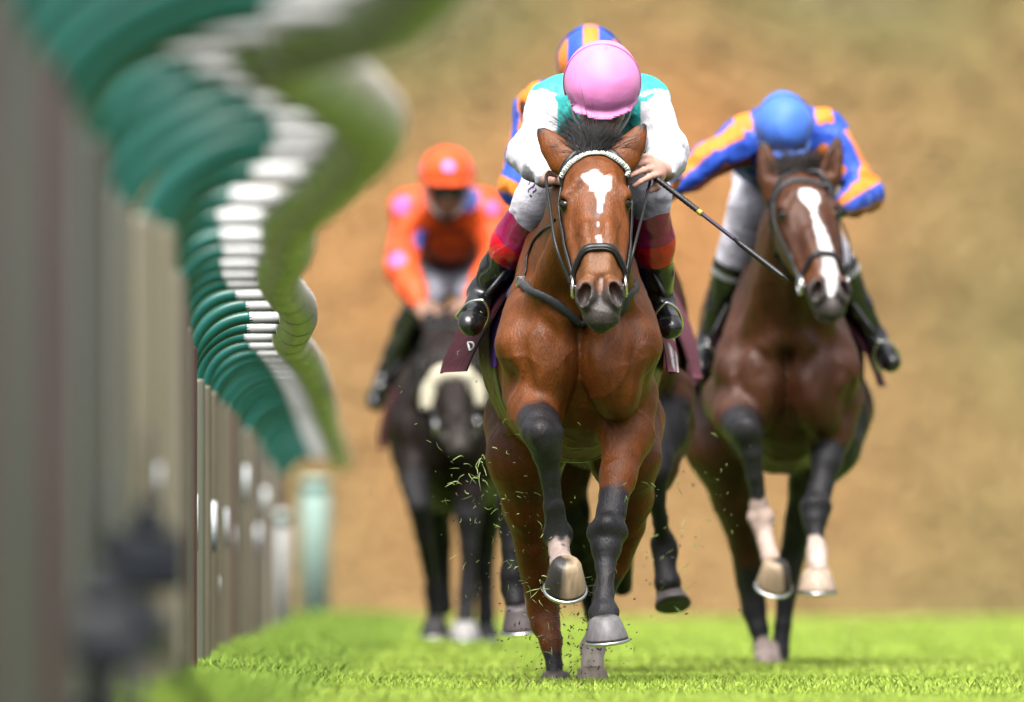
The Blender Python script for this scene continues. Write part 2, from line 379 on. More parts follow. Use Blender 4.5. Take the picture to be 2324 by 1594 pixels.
t = np.clip(-.30 - nv[:, 2] * 1.3 - nv[:, 0] * .75 + .35 * NOISE[0](*V[:len(Ck)].T * np.array([[12], [2.2], [12]]), 1.0) * 1.5, 0, 1)[:, None]  # algae and green grass reflection painted by normal, right side left white as highlight
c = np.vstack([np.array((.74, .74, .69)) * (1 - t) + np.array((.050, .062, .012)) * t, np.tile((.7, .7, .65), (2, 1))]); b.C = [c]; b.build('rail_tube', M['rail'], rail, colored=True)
def rail_at(d): return np.array([np.interp(d, rp[:, 1], rp[:, k]) for k in range(3)])
ds = [22.6, 23.4, 24.2, 25.0, 25.8, 26.6, 27.4, 28.2, 29.0, 29.9, 30.7, 31.4, 32.0, 32.6, 33.2, 33.9, 34.6]; d = 35.6
while d < 91: ds.append(d); d += (1.25 if d < 44 else 1.5) + .25 * random.random()
zone = lambda d: ('blurred near post with a big green goose-neck arm, left of the rail\'s nearest bend' if d < 34 else 'softly blurred post with green goose-neck arm between near and sharp posts' if d < 43.5
                  else 'sharp metal post with green goose-neck arm and white sleeve' if d < 59 else 'blurred distant post with green goose-neck arm towards the rail\'s far end')
for i, d in enumerate(ds):
    R = rail_at(d); k_ = float(big(d)); xp = (np.interp(d, POSTX[:, 0], POSTX[:, 1]) - 1162) * d / FPX + random.uniform(-.012, .012); zt = R[2] - .125 * k_ + random.uniform(-.012, .012); g0 = float(gz(xp, d))
    p = empty('rail_post', (xp, d, g0)); tag(p, zone(d), 'rail post', 'goose-neck posts of the running rail')
    b = MB(); h = zt - g0 + .15; wv, wy = .027 * k_ ** 1.5, .036 * k_; a = np.arange(16) * math.pi / 8; s_ = lambda q: np.sign(q) * np.abs(q) ** .45
    ring_ = np.stack([s_(np.cos(a)) * wv, s_(np.sin(a)) * wy, 0 * a], 1); zs = [g0 - .12, zt - .012, zt - .003, zt]; sc_ = [1, 1, .93, .7]
    V = np.concatenate([ring_ * (k_, k_, 1) + (xp, d, z_) for k_, z_ in zip(sc_, zs)] + [np.array([[xp, d, zt + .001]])]); k = np.arange(16); k2 = (k + 1) % 16
    Qd = np.concatenate([np.stack([j * 16 + k, j * 16 + k2, (j + 1) * 16 + k2, (j + 1) * 16 + k], 1) for j in range(3)]); T = np.stack([48 + k, 48 + k2, np.full(16, 64)], 1)
    tone = np.array([(.082, .085, .065), (.10, .088, .07), (.055, .066, .055), (.055, .030, .034), (.15, .16, .14)][(i * 3) % 5 if random.random() < .8 else 0]) * random.uniform(.7, 1.3) * (1.0 if d < 33 else np.array((1.85, 1.6, 1.35)))
    C = np.tile(tone, (65, 1)); C[np.abs(np.concatenate([np.tile(ring_[:, 0], 4), [0]])) > wv * .97] = (.12, .035, .045)
    b.add(V, Qd, T); b.C = [C]; b.build('post', M['post'], p, colored=True)
    if random.random() < .75 and d > 34:
        b = MB(); zc = random.uniform(.25, .75) * (zt - g0) + g0; hh = random.uniform(.06, .18); b.box((xp + random.uniform(-.009, .012), d - wy - .0015, zc), (random.choice((.009, .022, .03)), .003, hh)); b.build('white_gap_strip', M['strip'], p)  # white patches added to stand in for bright gaps between the posts
    e = R + np.array([-.135 * k_, 0, .0]); rx = e[0] - xp; rz = min(rx, .21 * k_); tt = np.linspace(0, math.pi / 2, 18)
    arc = np.stack([e[0] - np.sin(tt) * rx, np.full(18, d), e[2] - rz + np.cos(tt) * rz], 1); arc = np.vstack([arc, [[xp, d, min(zt - .05, arc[-1, 2] - .02)]]])
    b = MB(); b.tube(arc, .0205 * k_, 14); b.build('curved_arm', M['arm'], p)
    b = MB(); b.tube([e + (-.012, 0, 0), e + (-.01, 0, 0), e + (.045, 0, 0), R + (-.045 * k_, 0, 0)], np.array([.017, .0205, .0205, .021]) * k_, 16); b.build('sleeve', M['white'], p)
    tg = nrm(rail_at(d + .3) - rail_at(d - .3)); b = MB(); b.tube([R - tg * .03, R - tg * .028, R + tg * .028, R + tg * .03], np.array([.0565, .0588, .0588, .0565]) * k_, 20, cap=False); b.C = [np.tile((.6, .62, .5), (len(b.V[0]), 1))]; b.build('collar', M['rail'], p, colored=True)
# far end of the rail: two thick run-out posts
for px, ztop, dd, rr, col, lab in ((632, 1160, 86, .062, (.72, .72, .70), 'thick white round post at the far end of the rail'), (715, 1085, 95, .085, (.42, .58, .50), 'thick pale green blurred post standing beyond the rail end')):
    q = W(px, ztop, dd); g0 = float(gz(q[0], dd)); p = empty('run_out_post', (q[0], dd, g0)); tag(p, lab, 'post')
    b = MB(); b.tube([(q[0], dd, g0 - .1), (q[0], dd, q[2] - .03), (q[0], dd, q[2])], [rr, rr, rr * .8], 20); b.build('post', mat('run_out', col, .35, noise=.1), p)
    b = MB(); b.tube([(q[0], dd, q[2] - .07), (q[0], dd, q[2] - .02)], rr * 1.08, 20); b.build('collar', M['arm'], p)
# remote cameras under the rail
def remote_camera(px, py, d, yaw, label, ant=True, s=1.0):
    c = W(px, py, d); p = empty('remote_camera', (c[0], d, float(gz(c[0], d)))); tag(p, label, 'camera')
    cy, sy = math.cos(yaw), math.sin(yaw); R = np.array([[cy, -sy, 0], [sy, cy, 0], [0, 0, 1]]); at = lambda x, y, z: c + R @ np.array([x, y, z]) * s
    blk = mat('camera_black', (.008, .011, .016), .5, noise=.3, nscale=30)
    b = MB(); b.box(at(0, 0, 0), np.array((.16, .07, .115)) * s, R, bev=.012); b.box(at(-.062, -.02, 0), np.array((.034, .09, .11)) * s, R, bev=.012); b.box(at(.01, -.005, .07), np.array((.07, .07, .045)) * s, R, bev=.012); b.build('camera_body', blk, p)
    b = MB(); b.tube([at(.01, .03, -.005), at(.01, .12, -.005), at(.01, .125, -.005), at(.01, .23, -.0)], np.array((.038, .038, .046, .048)) * s, 20); b.build('lens', blk, p)
    b = MB(); b.box(at(.01, 0, .105), np.array((.035, .03, .04)) * s, R, bev=.004); b.tube([at(.01, 0, .12), at(.012, 0, .26)], .006 * s, 8); b.build('radio_trigger', blk, p)
    g0 = float(gz(c[0], d)); b = MB(); b.tube([at(0, 0, -.06), at(0, 0, -.11)], .022 * s, 12); b.build('ball_head', blk, p)
    for k in range(3):
        a = k * 2.094 + .5; f = at(0, 0, -.11); e = np.array([c[0] + math.cos(a) * .16, d + math.sin(a) * .16, g0 - .01]); b = MB(); b.tube([f, e], [.013, .009], 8); b.build('leg', blk, p)
remote_camera(322, 1275, 30.4, .15, 'black remote camera with an aerial on a low tripod, beside the sharp posts', s=.95)
remote_camera(226, 1440, 28.4, -.3, 'blurred dark remote camera on a low tripod nearest the left corner', s=1.0)
# ------------------------------------------------------------------ horses
def hair(name, strands, mat_, parent, seg=3):
    b = MB()
    for P, r in strands:
        n = len(P); b.tube(P, np.linspace(1, .12, n) * r, seg, cap=False)
    return b.build(name, mat_, parent)
def hoof(parent, B, g, t, rb, rc, h, wall, dark=None, shoe=True):
    g = nrm(g); t = nrm(np.asarray(t, float) - g * (np.asarray(t, float) @ g)); s = np.cross(g, t)
    n = 28; a = np.arange(n) * 2 * math.pi / n; V = []; C = []
    rows = ((0, 1, 0), (.12, .985, -.02), (.5, .86, -.16), (.88, .73, -.3), (1.0, .66, -.34), (1.06, .5, -.36))
    for f, w, sh in rows:
        rad = rb * w if f < 1 else rc * (1 if f < 1.03 else .8)
        ca, sa = np.cos(a), np.sin(a)
        ln = np.where(ca > 0, 1.08, .86) * ca                     # longer toe, blunt heel
        V.append(np.asarray(B) + np.outer(ln * rad, t) + np.outer(sa * rad, s) + g * (f * h) + t * (sh * h * .55))
        c = np.tile(wall, (n, 1))
        if dark is not None:
            m = np.clip((sa * dark[0] + ca * dark[1] - dark[2]) * 6, 0, 1)[:, None]; c = c * (1 - m) + np.asarray((.03, .025, .022)) * m
        C.append(c)
    R = len(rows); V = np.concatenate(V + [np.array([np.asarray(B) + g * .008, np.asarray(B) + g * h * 1.07 - t * .2 * h])]); C = np.concatenate(C + [np.full((2, 3), .03)])
    k = np.arange(n); k2 = (k + 1) % n
    Q = np.concatenate([np.stack([i * n + k, i * n + k2, (i + 1) * n + k2, (i + 1) * n + k], 1) for i in range(R - 1)])
    T = np.concatenate([np.stack([k2, k, np.full(n, R * n)], 1), np.stack([(R - 1) * n + k, (R - 1) * n + k2, np.full(n, R * n + 1)], 1)])
    o = link('hoof', npmesh('hoof', V, [Q, T], C), M['hoof'], parent)
    if shoe:
        b = MB(); aa = np.linspace(-2.3, 2.3, 26)
        P = np.asarray(B) + np.outer(np.where(np.cos(aa) > 0, 1.08, .86) * np.cos(aa) * rb * .93, t) + np.outer(np.sin(aa) * rb * .93, s) - g * .006
        b.tube(P, .0105, 8, flat=(g, .62)); b.build('horseshoe', M['steel'], o)
    return o
def strap(P, bvh, width, thick=.004, off=.003, snap=True, b=None, c=None, n=40, smooth_it=2):
    P = spline(P, n); pos = []; nor = []
    for p in P:
        l, nn, _, _ = bvh.find_nearest(Vector(p))
        pos.append(np.array(l) if snap else p); nor.append(np.array(nn))
    pos, nor = np.array(pos), np.array(nor)
    for _ in range(smooth_it):
        nor[1:-1] = (nor[:-2] + nor[1:-1] * 2 + nor[2:]) / 4; pos[1:-1] = (pos[:-2] + pos[1:-1] * 2 + pos[2:]) / 4
    nor /= np.linalg.norm(nor, axis=1)[:, None] + 1e-9
    T = np.gradient(pos, axis=0); T /= np.linalg.norm(T, axis=1)[:, None] + 1e-9
    sd = np.cross(T, nor); sd /= np.linalg.norm(sd, axis=1)[:, None] + 1e-9
    w = width / 2; prof = ((-w, 0), (-w * .9, thick), (0, thick * 1.25), (w * .9, thick), (w, 0), (0, -thick))
    k = len(prof); V = np.concatenate([(pos + sd * u + nor * (v + off))[:, None] for u, v in prof], 1).reshape(-1, 3)
    j = np.arange(k); j2 = (j + 1) % k
    Q = np.concatenate([np.stack([i * k + j, i * k + j2, (i + 1) * k + j2, (i + 1) * k + j], 1) for i in range(n - 1)])
    bb = b or MB(); bb.add(V, Q, None, c)
    return bb, pos + nor * off
CAMP = Vector((0, 0, HC))
def horse(sp):
    D = sp['D']; w = lambda p: W(p[0], p[1], D + p[2])
    sc = sp.get('scale', 1.0)
    root = empty('horse', (W(sp['cx'][0], 0, D)[0], D + .7, 0)); tag(root, sp['label'], 'horse', 'racehorses')
    f = Field(sp.get('voxel', .006)); cx0 = W(sp['cx'][0], 0, D)[0]; cx1 = W(sp['cx'][1], 0, D + 1.3)[0]; dz = sp.get('dz', 0)
    cxa = lambda y: cx0 + (cx1 - cx0) * y / 1.3
    rows = [(-.0, .09, 1.14, .92), (.045, .165, 1.21, .84), (.1, .19, 1.25, .78), (.22, .19, 1.28, .72), (.4, .20, 1.31, .69), (.6, .252, 1.36, .68),
            (.9, .284, 1.40, .69), (1.15, .275, 1.41, .76), (1.4, .25, 1.42, .9), (1.6, .21, 1.38, 1.0), (1.74, .12, 1.28, 1.08), (1.78, .06, 1.2, 1.12)]
    f.add(Loft((0, D, dz), (0, 1, 0), (1, 0, 0), (0, 0, 1), [(y, cxa(y), hw * sc, zt, zb) for y, hw, zt, zb in rows], 2.05), .02)
    f.add(Cone((cxa(.3), D + .3, 1.36 + dz), (cxa(1.3), D + 1.3, 1.34 + dz), .085, .09), .07)
    # shoulders, point of shoulder, pectorals
    P0, P1 = w(sp['poll']), w(sp['nose'])
    for s in (-1, 1):
        X = lambda y, o: cxa(y) + s * o * sc
        f.add(Cone((X(.35, .07), D + .38, 1.34 + dz), (X(.1, .165), D + .06, 1.03 + dz), .085, .088), .07)
        f.add(Ell((X(.1, .158), D + .12, 1.0 + dz), (.066, .10, .17)), .04)
        f.add(Ell((X(0, .090), D + .03, .955 + dz), (.092, .105, .155), [(1, 0, s * .25), (0, 1, 0), (-s * .25, 0, 1)]), .014)
        f.add(Cone((X(.0, .05), D - .02, 1.13 + dz), (X(0, .145), D + .0, .99 + dz), .045, .055), .035)
        # haunch
        f.add(Ell((X(1.4, .12), D + 1.38, 1.17 + dz), (.15, .3, .29)), .08)
    f.sub(Cone((cx0, D - .078, 1.07 + dz), (cx0, D - .045, .76 + dz), .030, .042), .025)
    for s in (-1, 1): f.sub(Cone((cx0 + s * .012, D - .083, .985 + dz), (cx0 + s * .13, D - .058, 1.125 + dz), .015, .020), .02)
    for s in (-1, 1): f.sub(Cone((cx0 + s * .178, D - .050, 1.08 + dz), (cx0 + s * .158, D - .062, .86 + dz), .016, .020), .025)
    for s in (-1, 1): f.sub(Cone((cx0 + s * .20, D + .26, 1.24 + dz), (cx0 + s * .25, D + .30, .85 + dz), .022, .026), .03)
    # neck
    A = nrm(P1 - P0); L = np.linalg.norm(P1 - P0) / .60; yaw = sp.get('yaw', 0); roll = sp.get('roll', 0)
    U = np.array([math.cos(yaw), math.sin(yaw), roll]); U = nrm(U - A * (U @ A)); Nn = np.cross(A, U)
    if Nn[1] > 0: Nn = -Nn
    H = lambda t, ww, n: P0 + (A * t + U * ww + Nn * n) * L
    nb = np.array([cx0 * .6 + cxa(.4) * .4, D + .22, 1.24 + dz]); npol = H(.03, 0, -.11) + np.array([0, .05, -.0])
    mid = (nb + npol) / 2 + np.array([0, .02, .03])
    f.chain([(npol, .112), (mid, .175), (nb, .25)], .05, (1, 0, 0), .66)
    f.add(Cone(H(-.02, 0, -.08) + np.array([0, .05, 0]), (cxa(.5), D + .55, 1.44 + dz), .06, .09, (1, 0, 0), .7), .06)
    f.add(Cone(H(.2, 0, -.2), (cx0, D + .05, 1.16 + dz), .052, .075), .06)
    for s in (-1, 1): f.add(Cone(H(.1, s * .055, -.15), (cx0 + s * .11, D + .05, 1.14 + dz), .045, .06), .05)
    # head
    hr = [(t_, w_ * 1.08, a_, b_) for t_, w_, a_, b_ in ((-.05, .03, -.05, -.10), (0, .074, -.018, -.135), (.06, .095, -.004, -.175), (.13, .103, .002, -.21), (.20, .103, .002, -.228), (.28, .095, 0, -.215),
          (.36, .086, -.004, -.175), (.44, .073, -.01, -.138), (.50, .064, -.018, -.122), (.55, .061, -.03, -.118), (.60, .05, -.052, -.112), (.63, .03, -.075, -.105))]
    f.add(Loft(P0, A, U, Nn, [(t * L, 0, hw * L, a * L, b * L) for t, hw, a, b in hr], 2.5), .02)
    E = lambda c, r, q=None: Ell(H(*c), np.array(r) * L, q or (A, U, Nn))
    C2 = lambda a, b, r1, r2=None, u=None, ff=1: Cone(H(*a), H(*b), r1 * L, (r1 if r2 is None else r2) * L, u, ff)
    for s in (-1, 1):
        f.add(E((.20, s * .062, -.135), (.085, .036, .08)), .02)                     # jowl
        f.add(C2((.105, s * .058, -.006), (.150, s * .096, -.024), .012, .014), .035)     # brow ridge
        f.add(E((.158, s * .097, -.045), (.036, .016, .03)), .018)
        f.sub(E((.095, s * .096, .012), (.022, .012, .018)), .035)                      # hollow above the eye
        f.add(C2((.25, s * .083, -.06), (.38, s * .068, -.05), .010, .006), .025)      # facial crest
        f.sub(E((.36, s * .088, -.005), (.10, .016, .03)), .04)
        f.add(C2((.3, s * .022, -.008), (.47, s * .02, -.018), .022, .018), .03)
        f.sub(E((.176, s * .108, -.034), (.018, .016, .015)), .008)                   # eye socket
        f.add(C2((.150, s * .098, -.018), (.178, s * .112, -.030), .0065, .004), .008)   # upper lid
    f.sub(E((.3, 0, .022), (.12, .02, .016)), .03)
    for s in (-1, 1):
        f.add(E((.548, s * .049, -.032), (.054, .030, .044)), .016)                     # nostril wing
        f.add(C2((.515, s * .03, -.012), (.565, s * .028, -.03), .014, .012), .015)
    f.add(E((.595, 0, -.075), (.038, .052, .035)), .02)
    f.add(E((.585, 0, -.115), (.045, .042, .026)), .014)
    f.add(E((.56, 0, -.135), (.035, .034, .022)), .02)
    f.sub(E((.625, 0, -.098), (.03, .07, .0035)), .006)
    for s in (-1, 1):
        f.sub(E((.566, s * .052, -.012), (.043, .019, .034), (nrm(A + U * s * .35), nrm(U - A * s * .35), Nn)), .008)
        f.sub(E((.552, s * .047, .004), (.022, .011, .022)), .008)
    # ears
    for (bp, tp, wd) in sp['ears']:
        b0, t0 = w(bp), w(tp); ax = t0 - b0; fw = nrm(np.array([0, -1, .1]) - nrm(ax) * (np.array([0, -1, .1]) @ nrm(ax)))
        fl = sp.get('ear_flat', .55)
        f.chain([(b0 - ax * .35, wd * .95), (b0 + ax * .15, wd * 1.0), (b0 + ax * .5, wd * .78), (b0 + ax * .8, wd * .4), (t0, .003)], .022, fw, fl)
        if sp.get('ear_open', True): f.sub(Cone(b0 + ax * .2 + fw * wd * .62, b0 + ax * .85 + fw * wd * .3, wd * .42, wd * .12), .012)
    # legs
    legs = {}
    for k in ('fl', 'fr', 'hl', 'hr'):
        if k not in sp: continue
        pts = [(w(p[:3]), p[3]) for p in sp[k]]; legs[k] = pts
        for i, (a, b) in enumerate(zip(pts, pts[1:])):
            f.add(Cone(a[0], b[0], a[1], b[1]), .05 if i == 0 else (.03 if i < 3 else .012))
        for (p, r) in [(q[:3], q[3]) for q in sp.get(k + '_bumps', [])]: f.add(Ell(w(p), (r, r, r * 1.1)), .02)
        if k[0] == 'f' and len(pts) > 4:                       # forearm muscle and tendon grooves
            a, b = pts[0][0], pts[2][0]
            i1 = next((i for i in range(3, len(pts)) if pts[i][1] < .031), None)
            if i1:
                p, q = pts[i1][0], pts[i1 + 1][0]
                for o in (-1, 1): f.sub(Cone(p + np.array([o * .030, -.006, -.01]), q + np.array([o * .029, -.006, .02]), .007), .008)
            for o in (-1, 1): f.add(Cone(a + (b - a) * .1 + np.array([o * .035, -.03, 0]), a + (b - a) * .8 + np.array([o * .018, -.012, 0]), pts[0][1] * .55, pts[2][1] * .5), .02)
    f.warp(lambda x, y, z: .0030 * NOISE[0](x, y, z, 24) + .0012 * NOISE[3](x, y, z, 62) - (.0034 * np.clip(1 - np.abs(NOISE[5](x, y, z, 11)), 0, 1) ** 22 + .0022 * np.clip(1 - np.abs(NOISE[2](x, y, z, 19)), 0, 1) ** 20) * sp.get('veins', 1))
    V, Q = f.mesh()
    bay, black = np.array(sp['coat']), np.array((.02, .018, .019))
    # coat pattern
    ops = []
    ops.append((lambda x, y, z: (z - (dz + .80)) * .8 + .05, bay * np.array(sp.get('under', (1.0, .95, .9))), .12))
    hd = lambda x, y, z: ((x - P0[0]) * A[0] + (y - P0[1]) * A[1] + (z - P0[2]) * A[2]) / L
    hw_ = lambda x, y, z: ((x - P0[0]) * U[0] + (y - P0[1]) * U[1] + (z - P0[2]) * U[2]) / L
    hn_ = lambda x, y, z: ((x - P0[0]) * Nn[0] + (y - P0[1]) * Nn[1] + (z - P0[2]) * Nn[2]) / L
    inhead = lambda d, x, y, z: np.where((hn_(x, y, z) > -.28) & (np.abs(hw_(x, y, z)) < .2) & (hd(x, y, z) < .75), d, 9)
    if sp.get('bridge'): ops.append((lambda x, y, z: inhead(np.abs(hd(x, y, z) - .44) - .07, x, y, z), np.array(sp['bridge']), .05))
    for s in (-1, 1): ops.append((E((.178, s * .108, -.04), (.032, .02, .022)), bay * .35, .010))
    ops.append((lambda x, y, z: inhead(.525 + .03 * np.abs(hn_(x, y, z)) / .1 - hd(x, y, z), x, y, z), sp.get('muzzle', (.065, .055, .05)), .03, .01))
    for k, pts in legs.items():
        i0 = sp.get('black_from', {}).get(k, 2)
        for i in range(i0, len(pts) - 1): ops.append((Cone(pts[i][0], pts[i + 1][0], pts[i][1] * 1.5 + .015, pts[i + 1][1] * 1.5 + .015), sp.get('leg_col', (.018, .0165, .019)), .018, .008))
    for (bp, tp, wd) in sp['ears']: ops.append((Ell(w(tp), (.02, .02, .02)), black, .012))
    for k, i0, i1, col in sp.get('socks', []):
        pts = legs[k]
        for i in range(i0, i1): ops.append((Cone(pts[i][0], pts[i + 1][0], pts[i][1] * 1.5, pts[i + 1][1] * 1.5 + .004), col, .006, .008))
    for q in sp.get('marks', []): ops.append(tuple([q[0](E, C2)] + list(q[1:])))
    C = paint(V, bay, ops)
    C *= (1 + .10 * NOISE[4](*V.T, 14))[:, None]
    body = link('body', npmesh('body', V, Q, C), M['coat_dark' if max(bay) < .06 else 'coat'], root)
    bvh = BVHTree.FromPolygons(V.tolist(), Q.tolist())
    for s in (-1, 1):
        b = MB(); c = H(.176, s * .0955, -.043); st = [(math.sin(t), math.cos(t)) for t in np.linspace(.02, 3.12, 9)]
        b.tube([c + U * (-cc * (.021 * L)) for _, cc in st], [max(ss, .01) * (.021 * L) for ss, _ in st], 14); b.build('eye', M['eye'], root)
    for q in sp.get('hooves', []): hoof(root, w(q[0]), q[1], q[2], q[3], q[4], q[5], q[6], *q[7:])
    def hit(px, py):
        d = Vector(W(px, py, 60)) - CAMP; d.normalize(); l, n, _, _ = bvh.ray_cast(CAMP, d)
        return None if l is None else np.array(l)
    return dict(root=root, body=body, bvh=bvh, H=H, A=A, U=U, N=Nn, L=L, P0=P0, hit=hit, w=w, cxa=cxa, D=D, dz=dz)
def mane(h, n=260, up=.6, length=(.05, .105), crest=90, name='mane', spread=1.0, col=None):
    out = []; H = h['H']; r = np.random.default_rng(11)
    cl = [(r.normal() * .032, r.normal() * .5, r.uniform(.7, 1.25), r.normal() * .25) for _ in range(34)] + [(-.012, -.25, 2.0, .1)] * 2
    for i in range(n):                                        # forelock blown up and back, in clumps
        x, a, lf, bk = cl[i % len(cl)]; a = (a + x / .07 + r.normal() * .2) * spread; x = x + r.normal() * .012; p = H(r.uniform(-.05, -.015), x, r.uniform(-.05, -.015))
        d = nrm([math.sin(a), .25 + bk + r.normal() * .08, math.cos(a) * up + .2]); ln = r.uniform(*length) * lf * (1.15 - min(abs(a), 1) * .3)
        t = np.linspace(0, 1, 7)[:, None]; sag = np.array([math.sin(a) * .5 + r.normal() * .08, .3, -.25 + r.normal() * .1])
        out.append((p + d * ln * t + sag * ln * .5 * t ** 2, r.uniform(.0009, .002)))
    for i in range(crest):                                    # along the crest of the neck
        f_ = r.uniform(0, 1); p = H(-.03, 0, -.08) * (1 - f_) + np.array([h['cxa'](.5), h['D'] + .5, 1.44 + h['dz']]) * f_ + np.array([r.normal() * .012, .03, .07])
        d = nrm([r.normal() * .6, .3, .8]); ln = r.uniform(.06, .14); t = np.linspace(0, 1, 5)[:, None]
        out.append((p - d * .03 + d * (ln + .03) * t + np.array([r.normal() * .03, .05, -.04]) * t ** 2, r.uniform(.0014, .0026)))
    return hair(name, out, M['hair'] if col is None else col, h['root'])
def tail(h, n=120):
    out = []; r = np.random.default_rng(3); b = np.array([h['cxa'](1.75), h['D'] + 1.76, 1.28 + h['dz']])
    for i in range(n):
        o = r.normal(size=3) * .018; e = np.array([r.normal() * .07, .55 + r.normal() * .08, -.28 + r.normal() * .12])
        t = np.linspace(0, 1, 8)[:, None]; out.append((b + o + e * t + np.array([0, .1, .10]) * np.sin(t * 3.1), .004))
    return hair('tail', out, M['hair'], h['root'])
# ---- the leader
BLK = (.026, .024, .027); HORN = (.42, .31, .19)
leader = horse(dict(D=50, label='leading bay horse with jagged white star, ridden by the pink-capped jockey', cx=(1315, 1292), voxel=.0055,
    coat=(.165, .046, .0065), bridge=(.19, .075, .026), poll=(1347, 348, -.30), nose=(1363, 684, -.64), ear_open=False,
    ears=[((1290, 374, -.26), (1222, 292, -.23), .046), ((1408, 368, -.26), (1462, 284, -.23), .045)],
    fl=[(1212, 890, .18, .088), (1214, 935, .02, .074), (1226, 972, -.14, .056), (1233, 995, -.2, .052), (1240, 1030, -.2, .040), (1248, 1080, -.18, .029), (1256, 1150, -.16, .027),
        (1264, 1205, -.14, .033), (1266, 1225, -.14, .034), (1270, 1255, -.17, .029), (1276, 1280, -.2, .036)],
    fl_bumps=[(1230, 985, -.235, .040), (1206, 976, -.2, .026), (1258, 980, -.2, .026), (1238, 1012, -.235, .026), (1250, 1214, -.13, .024), (1281, 1212, -.13, .024)],
    fr=[(1428, 900, .2, .088), (1424, 985, .14, .075), (1404, 1085, .05, .049), (1388, 1160, -.02, .042), (1380, 1205, -.06, .048), (1377, 1245, -.08, .043), (1374, 1290, -.11, .029), (1372, 1350, -.16, .026),
        (1371, 1392, -.2, .034), (1372, 1408, -.22, .033), (1376, 1425, -.27, .034)],
    fr_bumps=[(1378, 1190, -.09, .028), (1362, 1235, -.07, .022), (1392, 1237, -.07, .022), (1352, 1212, -.05, .028), (1405, 1212, -.05, .028), (1355, 1392, -.19, .022), (1388, 1392, -.19, .022)],
    hl=[(1205, 960, 1.15, .15), (1192, 1040, 1.0, .115), (1198, 1150, 1.08, .072), (1206, 1230, 1.15, .054), (1218, 1310, 1.22, .046), (1231, 1380, 1.26, .05), (1237, 1415, 1.25, .046), (1250, 1455, 1.22, .034), (1258, 1510, 1.2, .026), (1260, 1560, 1.17, .026)],
    hr=[(1400, 960, 1.15, .15), (1418, 1040, 1.0, .105), (1434, 1130, 1.08, .062), (1424, 1195, 1.15, .052), (1396, 1270, 1.22, .046), (1372, 1340, 1.22, .034), (1356, 1420, 1.17, .028), (1346, 1470, 1.12, .038), (1345, 1510, 1.08, .034), (1344, 1550, 1.05, .036)],
    black_from=dict(fl=2, fr=3, hl=8, hr=5), socks=[('hr', 6, 9, (.42, .36, .30)), ('fl', 9, 10, (.40, .30, .26))],
    hooves=[((1283, 1334, -.22), (.05, -.60, .80), (.1, -.8, -.6), .063, .039, .085, HORN, (-.9, .1, .2)), ((1378, 1452, -.30), (-.10, -.12, 1), (.1, -1, .1), .064, .039, .066, (.16, .15, .15), (.0, 0, 2)),
            ((1262, 1572, 1.12), (0, -.1, 1), (0, -1, 0), .06, .04, .06, (.1, .08, .07)), ((1344, 1562, 1.0), (0, -.1, 1), (0, -1, 0), .06, .04, .06, (.2, .16, .12))],
    marks=[(lambda E, C2: E((.105, -.002, .0), (.032, .047, .06)), (.80, .77, .74), .004, .007), (lambda E, C2: E((.132, .012, .0), (.03, .036, .06)), (.80, .77, .74), .004, .007),
           (lambda E, C2: C2((.14, .022, .0), (.235, .010, .0), .018, .007), (.80, .77, .74), .002, .003), (lambda E, C2: E((.252, .004, 0), (.013, .007, .03)), (.16, .11, .10), .002),
           (lambda E, C2: C2((.285, .004, 0), (.298, .004, 0), .004, .004), (.8, .77, .74), .002), (lambda E, C2: C2((.345, .004, 0), (.385, .012, 0), .010, .008), (.8, .77, .74), .002), (lambda E, C2: C2((.50, .006, -.015), (.535, .005, -.02), .005, .003), (.55, .48, .45), .004)]))
mane(leader, 1700, crest=160); tail(leader)
